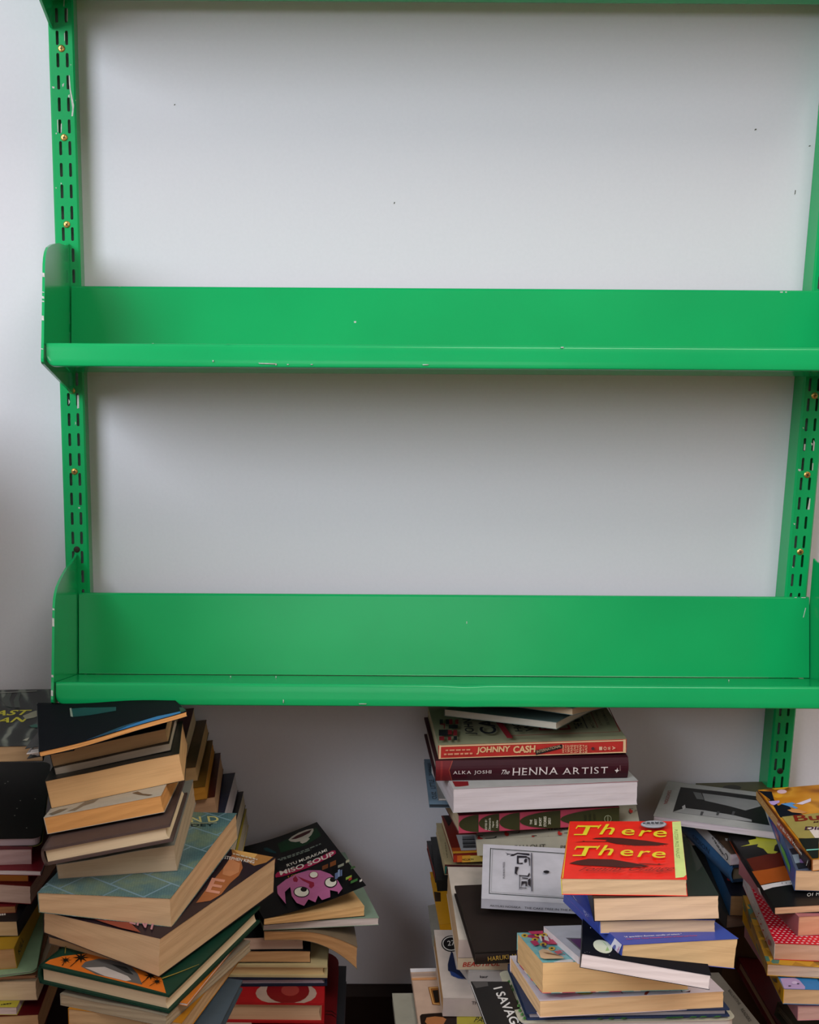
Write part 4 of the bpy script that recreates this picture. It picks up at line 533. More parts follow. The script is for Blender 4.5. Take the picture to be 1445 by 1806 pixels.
('paperback', 'F', '#6a2430', '#bda88c', 'book with pink and olive arches along its spine', 'books in the back middle pile', (.3189,-.1542,.433,.0649,-.006,-.0336,.2011,.155,.0236,-.0),{'sp': '#b04156'},[('F', '#34331a', [(-.1002,.0122),(-.1001,.0134),(-.0996,.0147),(-.0989,.0159),(-.0978,.017),(-.0965,.0181),(-.0949,.0192),(-.0931,.0201),(-.091,.0209),(-.0888,.0216),(-.0864,.0223),(-.0839,.0227),(-.0813,.0231),(-.0786,.0233),(-.0759,.0233),(-.076,.0008),(-.0787,.0009),(-.0814,.0011),(-.084,.0015),(-.0865,.0019),(-.0889,.0026),(-.0912,.0033),(-.0932,.0042),(-.095,.0051),(-.0966,.0062),(-.0979,.0073),(-.0989,.0084),(-.0997,.0097),(-.1001,.0109),(-.1002,.0122)]),('F', '#34331a', [(-.0756,.0121),(-.0754,.0133),(-.0749,.0146),(-.0741,.0158),(-.073,.017),(-.0717,.0181),(-.07,.0191),(-.0681,.02),(-.066,.0209),(-.0637,.0216),(-.0612,.0222),(-.0585,.0227),(-.0558,.023),(-.053,.0232),(-.0502,.0233),(-.0502,.0006),(-.053,.0007),(-.0559,.0009),(-.0586,.0013),(-.0612,.0018),(-.0637,.0024),(-.066,.0032),(-.0682,.004),(-.0701,.005),(-.0717,.006),(-.0731,.0072),(-.0742,.0083),(-.075,.0096),(-.0754,.0108),(-.0756,.0121)]),('F', '#34331a', [(-.0498,.012),(-.0497,.0132),(-.0492,.0145),(-.0484,.0157),(-.0473,.0169),(-.046,.018),(-.0443,.019),(-.0424,.0199),(-.0403,.0208),(-.038,.0215),(-.0356,.0221),(-.033,.0226),(-.0303,.0229),(-.0275,.0231),(-.0247,.0232),(-.0246,.0005),(-.0275,.0006),(-.0302,.0008),(-.033,.0012),(-.0356,.0017),(-.038,.0023),(-.0403,.0031),(-.0425,.0039),(-.0443,.0049),(-.046,.0059),(-.0473,.007),(-.0484,.0082),(-.0492,.0094),(-.0497,.0107),(-.0498,.012)]),('F', '#34331a', [(-.0243,.0119),(-.024,.0131),(-.023,.0144),(-.0215,.0156),(-.0193,.0168),(-.0166,.0179),(-.0133,.0189),(-.0095,.0198),(-.0053,.0207),(-.0007,.0214),(.0042,.022),(.0095,.0225),(.0149,.0228),(.0205,.023),(.0262,.0231),(.0263,.0002),(.0207,.0003),(.0151,.0006),(.0096,.0009),(.0044,.0015),(-.0006,.0021),(-.0052,.0029),(-.0095,.0037),(-.0133,.0047),(-.0165,.0058),(-.0193,.0069),(-.0215,.0081),(-.023,.0093),(-.024,.0106),(-.0243,.0119)]),('F', '#34331a', [(.0266,.0116),(.0271,.0129),(.0284,.0142),(.0307,.0154),(.0339,.0166),(.0379,.0177),(.0427,.0187),(.0482,.0197),(.0543,.0205),(.0611,.0212),(.0683,.0218),(.076,.0223),(.084,.0226),(.0921,.0228),(.1004,.0229),(.1006,.0002),(.0925,.0002),(.0843,.0002),(.0763,.0006),(.0686,.0011),(.0613,.0018),(.0545,.0026),(.0483,.0034),(.0428,.0044),(.038,.0055),(.034,.0067),(.0308,.0079),(.0285,.0091),(.0271,.0104),(.0266,.0116)]),('F', '#cfc8b4', [(-.0656,.0033),(-.0655,.0166),(-.068,.0034)], 'EDITED BY', {}),('F', '#cfc8b4', [(-.061,.0019),(-.0609,.0185),(-.0638,.002)], 'Chimamanda', {}),('F', '#cfc8b4', [(-.0565,.0061),(-.0565,.0138),(-.0593,.0062)], 'Ngozi', {}),('F', '#cfc8b4', [(-.0517,.005),(-.0517,.015),(-.0546,.0052)], 'Adichie', {}),('F', '#cfc8b4', [(-.0092,.007),(-.0092,.0133),(-.012,.0072)], 'THE', {'b': 1}),('F', '#cfc8b4', [(-.0035,.0063),(-.0035,.0141),(-.0063,.0064)], 'BEST', {'b': 1}),('F', '#cfc8b4', [(.0026,.0044),(.0025,.0156),(-.0006,.0046)], 'SHORT', {'b': 1}),('F', '#cfc8b4', [(.0086,.0033),(.0086,.0167),(.0051,.0036)], 'STORIES', {'b': 1}),('F', '#cfc8b4', [(.014,.006),(.0139,.0142),(.0108,.0062)], '2021', {'b': 1}),('F', '#191a10', [(.0589,.0064),(.0588,.0153),(.056,.0065)], 'PRIZE', {}),('F', '#191a10', [(.0646,.006),(.0645,.0164),(.0617,.0062)], 'WINNERS', {}),('F', '#191a10', [(.0703,.0057),(.0702,.0168),(.0675,.0058)], 'O HENRY', {}),('F', '#8a8a70', [(.0903,.009),(.0901,.0075),(.0894,.0062),(.0884,.0052),(.0871,.0046),(.0857,.0044),(.0843,.0047),(.083,.0055),(.0819,.0066),(.0812,.008),(.081,.0095),(.0812,.011),(.0818,.0123),(.0828,.0133),(.0841,.0139),(.0856,.0141),(.087,.0138),(.0883,.013),(.0894,.0119),(.09,.0105)]),('F', '#34331a', [(.0896,.009),(.0894,.0078),(.0889,.0067),(.088,.0058),(.0869,.0053),(.0857,.0052),(.0845,.0054),(.0834,.0061),(.0825,.007),(.0819,.0082),(.0817,.0095),(.0819,.0107),(.0824,.0118),(.0833,.0127),(.0844,.0132),(.0856,.0133),(.0868,.0131),(.0879,.0124),(.0888,.0115),(.0894,.0103)]),('F', '#8a8a70', [(.0852,.013),(.0859,.0129),(.0861,.0055),(.0853,.0055)])]),
('paperback', 'F', '#a39c8c', '#b9ab97', 'cream book with small red figures under the pink and olive spine', 'books in the back middle pile', (.3594,-.1757,.4077,-.1738,.0212,-.1116,.2012,.1327,.0216,.0),{},[('T', '#4a463e', [(-.0214,-.0429),(-.0109,-.0422),(-.0213,-.0354)], 'essays', {}),('T', '#4a463e', [(-.0127,-.0476),(.0127,-.0466),(-.0125,-.0345)], 'Wendell', {}),('T', '#b0302a', [(-.099,-.0614),(-.0972,-.0543),(-.0948,-.0619),(-.0919,-.064),(-.0923,-.0664),(-.095,-.0664),(-.098,-.0664)]),('T', '#2b2622', [(-.0993,-.0541),(-.0922,-.0548),(-.0921,-.0567),(-.0992,-.0559)]),('T', '#2b2622', [(-.0891,-.0643),(-.0779,-.0637),(-.0752,-.0584),(-.0751,-.0639),(-.0779,-.0658),(-.0891,-.0661)]),('T', '#b0302a', [(-.032,-.0664),(-.0301,-.0621),(-.0282,-.0664),(-.0258,-.0664),(-.0264,-.0664),(-.0289,-.0664),(-.0314,-.0664)]),('T', '#2b2622', [(-.0319,-.0619),(-.0257,-.0625),(-.0257,-.0642),(-.0319,-.0635)]),('T', '#2b2622', [(-.0233,-.0664),(-.0134,-.0664),(-.0108,-.0658),(-.0109,-.0664),(-.0134,-.0664),(-.0233,-.0664)]),('T', '#b0302a', [(-.0655,-.0502),(-.0639,-.0444),(-.0622,-.0506),(-.0599,-.0523),(-.0604,-.0596),(-.0626,-.0623),(-.0649,-.0577)]),('T', '#2b2622', [(-.0656,-.0443),(-.06,-.0449),(-.06,-.0464),(-.0656,-.0458)]),('T', '#2b2622', [(-.0576,-.0526),(-.0487,-.052),(-.0465,-.0478),(-.0464,-.0523),(-.0487,-.0538),(-.0576,-.054)]),('T', '#b0302a', [(-.0001,-.0572),(.0017,-.0515),(.0033,-.0576),(.0054,-.0593),(.0047,-.0664),(.0024,-.0664),(.0003,-.0646)]),('T', '#2b2622', [(.0001,-.0513),(.0056,-.0519),(.0056,-.0534),(.0,-.0528)]),('T', '#2b2622', [(.0076,-.0595),(.0164,-.059),(.0188,-.0548),(.0186,-.0592),(.0164,-.0607),(.0076,-.061)]),('T', '#b0302a', [(.0905,.0064),(.0923,.0117),(.0934,.0061),(.0952,.0045),(.0943,-.0022),(.0921,-.0047),(.0905,-.0004)]),('T', '#2b2622', [(.0908,.0119),(.0957,.0113),(.0956,.0099),(.0908,.0105)]),('T', '#2b2622', [(.0972,.0043),(.1006,.0047),(.1006,.0085),(.1006,.0045),(.1006,.0031),(.0971,.0029)]),('F', '#3a352e', [(-.0539,.007),(-.0164,.007),(-.0534,.013)], 'FALLOUT', {}),('F', '#3a352e', [(.0021,.0062),(.0111,.0062),(.0024,.0103)], 'PR', {})]),
('paperback', 'F', '#6b1d14', '#c6b18f', 'paperback in a red to yellow blend with a barcode sticker', 'books in the back middle pile', (.3243,-.1431,.3863,-.0102,-.0179,-.0546,.2049,.1417,.0113,.0),{},[('T', '#180d0c', [(-.1005,.0708),(-.094,.0708),(-.087,.0579),(-.097,.0273),(-.099,.0596)]),('T', '#a8481c', [(-.102,-.0506),(-.0641,-.0527),(-.065,-.067),(-.1024,-.0649)]),('T', '#c98f2c', [(-.1024,-.0635),(-.0648,-.0656),(-.0665,-.0708),(-.1024,-.0708)]),('T', '#a9a6a8', [(-.0911,-.0061),(-.0656,-.008),(-.0723,-.0631),(-.0914,-.0623)]),('T', '#3a3a3c', [(-.084,-.0116),(-.0683,-.0125),(-.0684,-.0149),(-.0841,-.014)]),('T', '#3a3a3c', [(-.0845,-.0166),(-.0688,-.0176),(-.069,-.0208),(-.0847,-.0199)]),('T', '#3a3a3c', [(-.085,-.0217),(-.0692,-.0226),(-.0695,-.0267),(-.0853,-.0258)]),('T', '#3a3a3c', [(-.0855,-.0267),(-.0696,-.0276),(-.0697,-.03),(-.0855,-.029)]),('T', '#3a3a3c', [(-.0859,-.0317),(-.0701,-.0326),(-.0703,-.0358),(-.0861,-.0349)]),('T', '#3a3a3c', [(-.0864,-.0366),(-.0705,-.0376),(-.0708,-.0416),(-.0867,-.0407)]),('T', '#3a3a3c', [(-.0869,-.0415),(-.0709,-.0425),(-.071,-.0448),(-.087,-.0439)]),('T', '#3a3a3c', [(-.0873,-.0464),(-.0714,-.0474),(-.0716,-.0506),(-.0875,-.0496)]),('T', '#3a3a3c', [(-.0878,-.0513),(-.0718,-.0523),(-.0721,-.0563),(-.0881,-.0553)]),('F', '#8a2414', [(-.1023,.0097),(-.0976,.01),(-.0979,.0011),(-.1024,.0006)]),('F', '#a8501c', [(-.0976,.0095),(-.0914,.0097),(-.0917,.0008),(-.0979,.0004)]),('F', '#b5822a', [(-.0914,.0092),(-.0811,.0092),(-.0813,.0002),(-.0917,.0002)]),('F', '#b59a4c', [(-.0811,.0087),(-.0656,.0084),(-.0658,.0002),(-.0814,.0002)]),('F', '#20160e', [(-.0773,.0051),(-.0913,.0051),(-.0773,.0024)], 'NORTON', {'b': 1})]),
('paperback', 'F', '#a2916f', '#b7a07c', 'old cream paperback with a teal spine corner under the red-yellow one', 'books in the back middle pile', (.3167,-.1412,.3637,-.0311,.0144,.0022,.2065,.1389,.0143,.0),{'sp': '#3c1416'},[('F', '#174f45', [(-.1032,.0111),(-.1005,.0123),(-.1014,.0011),(-.1032,.0013)]),('T', '#6d6048', [(-.0977,-.0492),(-.0976,-.0449),(-.0987,-.0454),(-.0988,-.0498)]),('T', '#6d6048', [(-.0976,-.0428),(-.0974,-.0341),(-.0985,-.0346),(-.0987,-.0433)]),('T', '#6d6048', [(-.0973,-.0319),(-.0971,-.0237),(-.0982,-.0242),(-.0984,-.0325)]),('T', '#6d6048', [(-.0971,-.0215),(-.097,-.0163),(-.0981,-.0169),(-.0982,-.0221)]),('T', '#6d6048', [(-.0969,-.0141),(-.0968,-.0073),(-.0979,-.0079),(-.098,-.0147)]),('T', '#6d6048', [(-.0967,-.0052),(-.0966,-.0004),(-.0977,-.001),(-.0978,-.0057)])]),
('paperback', 'F', '#12110f', '#141210', 'black book below the cream paperback with the teal corner', 'books in the back middle pile', (.3065,-.1208,.3402,-.054,.003,-.0754,.196,.1485,.015,-.0),{},[]),
('paperback', 'F', '#15100f', '#8a2f26', 'thin black book with red edges in the back middle pile', 'books in the back middle pile', (.3151,-.0701,.3221,-.0166,-.031,-.0394,.2104,.1286,.0113,-.0),{},[]),
('paperback', 'F', '#c98a1c', '#4a3520', 'amber yellow book low in the back middle pile', 'books in the back middle pile', (.3111,-.1239,.2982,-.0207,.069,-.129,.2023,.1478,.009,.0),{},[('T', '#33200f', [(-.1004,.016),(-.0919,.0117),(-.0937,-.0132),(-.1012,-.0116)])]),
('paperback', 'F', '#8d867a', '#9d9484', 'grey book edge lowest in the back middle pile', 'books in the back middle pile', (.2981,-.1402,.2678,-.0459,.0676,-.2475,.1877,.1096,.016,.0),{},[]),
('paperback', 'F', '#b9b5bd', '#c2bac0', 'white paperback with a framed line drawing tilted forward', 'books leaning in the middle pile', (.34,-.3145,.3961,-.1568,.1894,-.0056,.1933,.1166,.0129,.0),{},[('T', '#1e2a20', [(-.088,.0498),(.0086,.0473),(.0085,.046),(-.088,.0485)]),('T', '#1e2a20', [(.0086,.0473),(.0027,-.0488),(.002,-.0488),(.0079,.0473)]),('T', '#1e2a20', [(.0027,-.0488),(-.0882,-.0475),(-.0882,-.0463),(.0028,-.0476)]),('T', '#1e2a20', [(-.0882,-.0475),(-.088,.0498),(-.0872,.0498),(-.0875,-.0475)]),('T', '#5a6058', [(-.0853,.0471),(.0074,.0448),(.0073,.0444),(-.0853,.0466)]),('T', '#5a6058', [(.0074,.0448),(.0016,-.0462),(.0014,-.0462),(.0071,.0448)]),('T', '#5a6058', [(.0016,-.0462),(-.0857,-.0445),(-.0857,-.0441),(.0017,-.0458)]),('T', '#5a6058', [(-.0857,-.0445),(-.0853,.0471),(-.085,.0471),(-.0855,-.0445)]),('T', '#55535a', [(-.07,-.0155),(-.0701,.0195),(-.0723,-.0158)], 'PUSHKIN PRESS', {}),('T', '#26232a', [(-.0702,.0412),(-.0671,.0382),(-.06,.0375),(-.0552,.0412),(-.0408,.0409),(-.0408,.0367),(-.0552,.039),(-.06,.0341),(-.0643,.0336),(-.0616,.0369),(-.0663,.0368),(-.0681,.0333),(-.0671,.0367)]),('T', '#26232a', [(-.0558,.0349),(-.044,.0349),(-.0437,.0313),(-.054,.0307),(-.0537,.0187),(-.0489,.0199),(-.0489,.017),(-.0559,.0171)]),('T', '#26232a', [(-.0457,.0289),(-.0473,.0259),(-.047,.0201),(-.0442,.0218),(-.0437,.0284)]),('T', '#26232a', [(-.0441,.0335),(-.0405,.0309),(-.0407,.0136),(-.0413,.0135),(-.0418,.0264)]),('T', '#26232a', [(-.058,.0097),(-.0537,.0094),(-.0561,-.0022),(-.0554,-.0077),(-.0585,-.0045)]),('T', '#26232a', [(-.0538,-.0076),(-.0437,-.0079),(-.0413,-.0007),(-.0409,-.0063),(-.0422,-.0099),(-.0538,-.0093)]),('T', '#6f6c76', [(-.0392,.0413),(-.0376,.0415),(-.0383,-.0403),(-.0398,-.0391)]),('T', '#26232a', [(-.0384,.0414),(-.038,.0414),(-.0387,-.0404),(-.039,-.0404)]),('T', '#26232a', [(-.05,-.0128),(-.043,-.0134),(-.043,-.0155),(-.05,-.0149)]),('T', '#26232a', [(-.0508,-.0212),(-.0446,-.0205),(-.0447,-.0308),(-.0462,-.031),(-.0462,-.0234),(-.0493,-.0258),(-.0501,-.0307),(-.0508,-.0305)]),('T', '#26232a', [(-.0434,-.0177),(-.0403,-.0132),(-.0405,-.0324),(-.0431,-.0272)]),('T', '#26232a', [(-.0528,-.0344),(-.0451,-.0343),(-.0451,-.0356),(-.0528,-.0357)]),('T', '#26232a', [(-.0529,-.0089),(-.0521,-.0088),(-.0526,-.0377),(-.0533,-.0378)]),('T', '#141218', [(-.0181,.0014),(-.0183,.0005),(-.0188,-.0003),(-.0196,-.001),(-.0206,-.0015),(-.0217,-.0018),(-.0228,-.0018),(-.0238,-.0015),(-.0246,-.0009),(-.0251,-.0002),(-.0252,.0007),(-.025,.0016),(-.0245,.0024),(-.0237,.0031),(-.0227,.0036),(-.0216,.0039),(-.0205,.0038),(-.0195,.0035),(-.0187,.003),(-.0182,.0022)]),('F', '#2e2b30', [(-.0869,.005),(-.0519,.005),(-.0867,.0078)], 'AKIYUKI NOSAKA', {}),('F', '#2e2b30', [(-.0476,.005),(.0154,.0056),(-.0475,.0078)], 'THE CAKE TREE IN THE RUINS', {})]),
('hardcover', 'F', '#261d1a', '#dcd6d4', 'black-brown hardcover with gold spine letters under the framed line drawing', 'books leaning in the middle pile', (.3119,-.3485,.3603,.0471,.1591,-.0284,.1897,.1389,.0138,.0),{'bd': '#261d1a'},[('F', '#b08a3c', [(-.0807,.0052),(-.0576,.0068),(-.081,.0105)], 'HARUKI', {}),('F', '#b08a3c', [(-.0535,.0069),(-.0203,.0088),(-.0537,.0121)], 'MURAKAMI', {})]),
('paperback', 'F', '#bdb0a4', '#c8a683', 'thick cream paperback with red hand-drawn capitals under the black-brown hardcover', 'books leaning in the middle pile', (.3067,-.2906,.3254,-.0394,.1252,-.0073,.19,.1662,.0397,-.0),{'sp': '#b7a59d'},[('F', '#c3ae93', [(-.095,.0155),(-.0365,.0176),(-.0357,.0002),(-.095,.0002)]),('F', '#4a4038', [(-.095,.016),(-.0365,.0182),(-.0365,.0177),(-.095,.0156)]),('F', '#a8261e', [(-.0895,.0039),(-.0469,.0061),(-.0892,.0102)], 'BEAUTIFUL', {'sh': .15, 'b': 1})]),
('paperback', 'F', '#b9b1ad', '#c4bab4', 'small white paperback with one short lowercase word on its spine', 'books leaning in the middle pile', (.3146,-.3069,.3055,.0278,.0968,-.0157,.19,.1268,.0157,-.0),{},[('F', '#26242a', [(-.0821,.0077),(-.0727,.0075),(-.0822,.0112)], 'kaur', {'b': 1})]),
('paperback', 'F', '#bfb0a8', '#b98f5f', 'white paperback with a round black badge and a dark blue brush shape', 'books leaning in the middle pile', (.2846,-.3268,.2787,-.0393,.084,-.01,.1857,.1519,.0235,-.0),{'sp': '#b3a49f'},[('T', '#131215', [(-.062,.0434),(-.0631,.0375),(-.0652,.0321),(-.0683,.0279),(-.0718,.0251),(-.0756,.0242),(-.0792,.025),(-.0823,.0276),(-.0847,.0318),(-.086,.0371),(-.0861,.043),(-.0851,.049),(-.083,.0544),(-.08,.0588),(-.0763,.0616),(-.0725,.0627),(-.0688,.0618),(-.0656,.059),(-.0633,.0547),(-.062,.0494)]),('T', '#c9c2bc', [(-.0634,.0434),(-.0643,.0382),(-.0662,.0336),(-.0689,.0299),(-.072,.0275),(-.0754,.0266),(-.0786,.0274),(-.0814,.0297),(-.0835,.0333),(-.0846,.0379),(-.0848,.043),(-.0839,.0482),(-.082,.0529),(-.0793,.0567),(-.0761,.0592),(-.0727,.0601),(-.0694,.0593),(-.0666,.0569),(-.0646,.0532),(-.0634,.0485)]),('T', '#131215', [(-.0645,.0434),(-.0654,.0388),(-.0671,.0348),(-.0694,.0316),(-.0722,.0295),(-.0752,.0287),(-.0781,.0294),(-.0806,.0314),(-.0824,.0345),(-.0835,.0385),(-.0836,.043),(-.0828,.0476),(-.0811,.0517),(-.0787,.055),(-.0759,.0571),(-.0729,.0579),(-.07,.0572),(-.0675,.0552),(-.0656,.0519),(-.0646,.0479)]),('T', '#c9c2bc', [(-.0787,.0372),(-.0696,.0393),(-.0784,.0491)], '27', {}),('T', '#18213f', [(-.0754,.0248),(-.0737,.0211),(-.0728,-.0156),(-.0691,-.0174),(-.0627,-.0377),(-.0671,-.0337),(-.0706,-.0355),(-.0731,-.0308),(-.077,-.0318),(-.0796,-.0283),(-.0796,-.022),(-.0827,-.0185),(-.0819,-.0049),(-.079,.0098)]),('T', '#2a3f78', [(-.0809,-.0194),(-.0762,-.022),(-.0702,-.0299),(-.065,-.0368),(-.0725,-.0352),(-.0761,-.0318),(-.0797,-.0292)]),('F', '#4a4448', [(-.0602,.0164),(-.0504,.0166),(-.0603,.0205)], 'THE', {'b': 1})]),
('magazine', 'L', '#b99b88', '#cfc8c9', 'glossy magazine with a gilt picture frame and a dark-haired man', 'books leaning in the middle pile', (.2643,-.4334,.2626,-.015,.0838,-.0221,.2099,.28,.0053,.0),{},[('T', '#cfc9cc', [(-.1049,.1394),(-.0737,.14),(-.0745,.1326),(-.105,.1311)]),('T', '#8d8488', [(-.105,.1271),(-.0747,.1286),(-.0748,.128),(-.105,.1265)]),('T', '#8d8488', [(-.105,.1247),(-.0749,.1262),(-.075,.1257),(-.105,.1242)]),('T', '#8d8488', [(-.105,.1223),(-.0752,.1238),(-.0752,.1233),(-.105,.1218)]),('T', '#c48a5c', [(-.1049,.1174),(-.0749,.1185),(-.0752,.1131),(-.105,.1129)]),('T', '#8a5424', [(-.0868,.0973),(-.0748,.0983),(-.0762,.0589),(-.0851,.0608)]),('T', '#c9985c', [(-.0858,.096),(-.0749,.097),(-.0749,.0952),(-.0845,.0942),(-.083,.0633),(-.0764,.0618),(-.0764,.0601),(-.0841,.0617)]),('T', '#1d1410', [(-.0823,.0896),(-.0756,.0905),(-.0766,.0649),(-.0815,.0641)]),('T', '#20140f', [(-.1015,.0369),(-.0993,.0405),(-.0916,.0417),(-.0763,.043),(-.0695,.0362),(-.0601,.0352),(-.0626,.0086),(-.1019,.0093)]),('T', '#a5683e', [(-.0942,.0335),(-.0846,.0357),(-.0753,.0339),(-.072,.0297),(-.0769,.0185),(-.0842,.0202),(-.0922,.0139),(-.0968,.0253)]),('T', '#a89a3a', [(-.0594,.0347),(-.0235,.0345),(-.0251,.0078),(-.0621,.0085)]),('T', '#20201c', [(-.0418,.0229),(-.0241,.0231),(-.0392,.0332)], 'PAIN', {'sh': .2})]),
('notebook', 'L', '#8f8a7d', '#b2ab9d', 'plain grey-white folder at the bottom left of the wall gap', 'books leaning in the middle pile', (.2342,-.4711,.248,-.0174,.0805,-.0223,.2002,.2697,.01,-.0),{},[]),
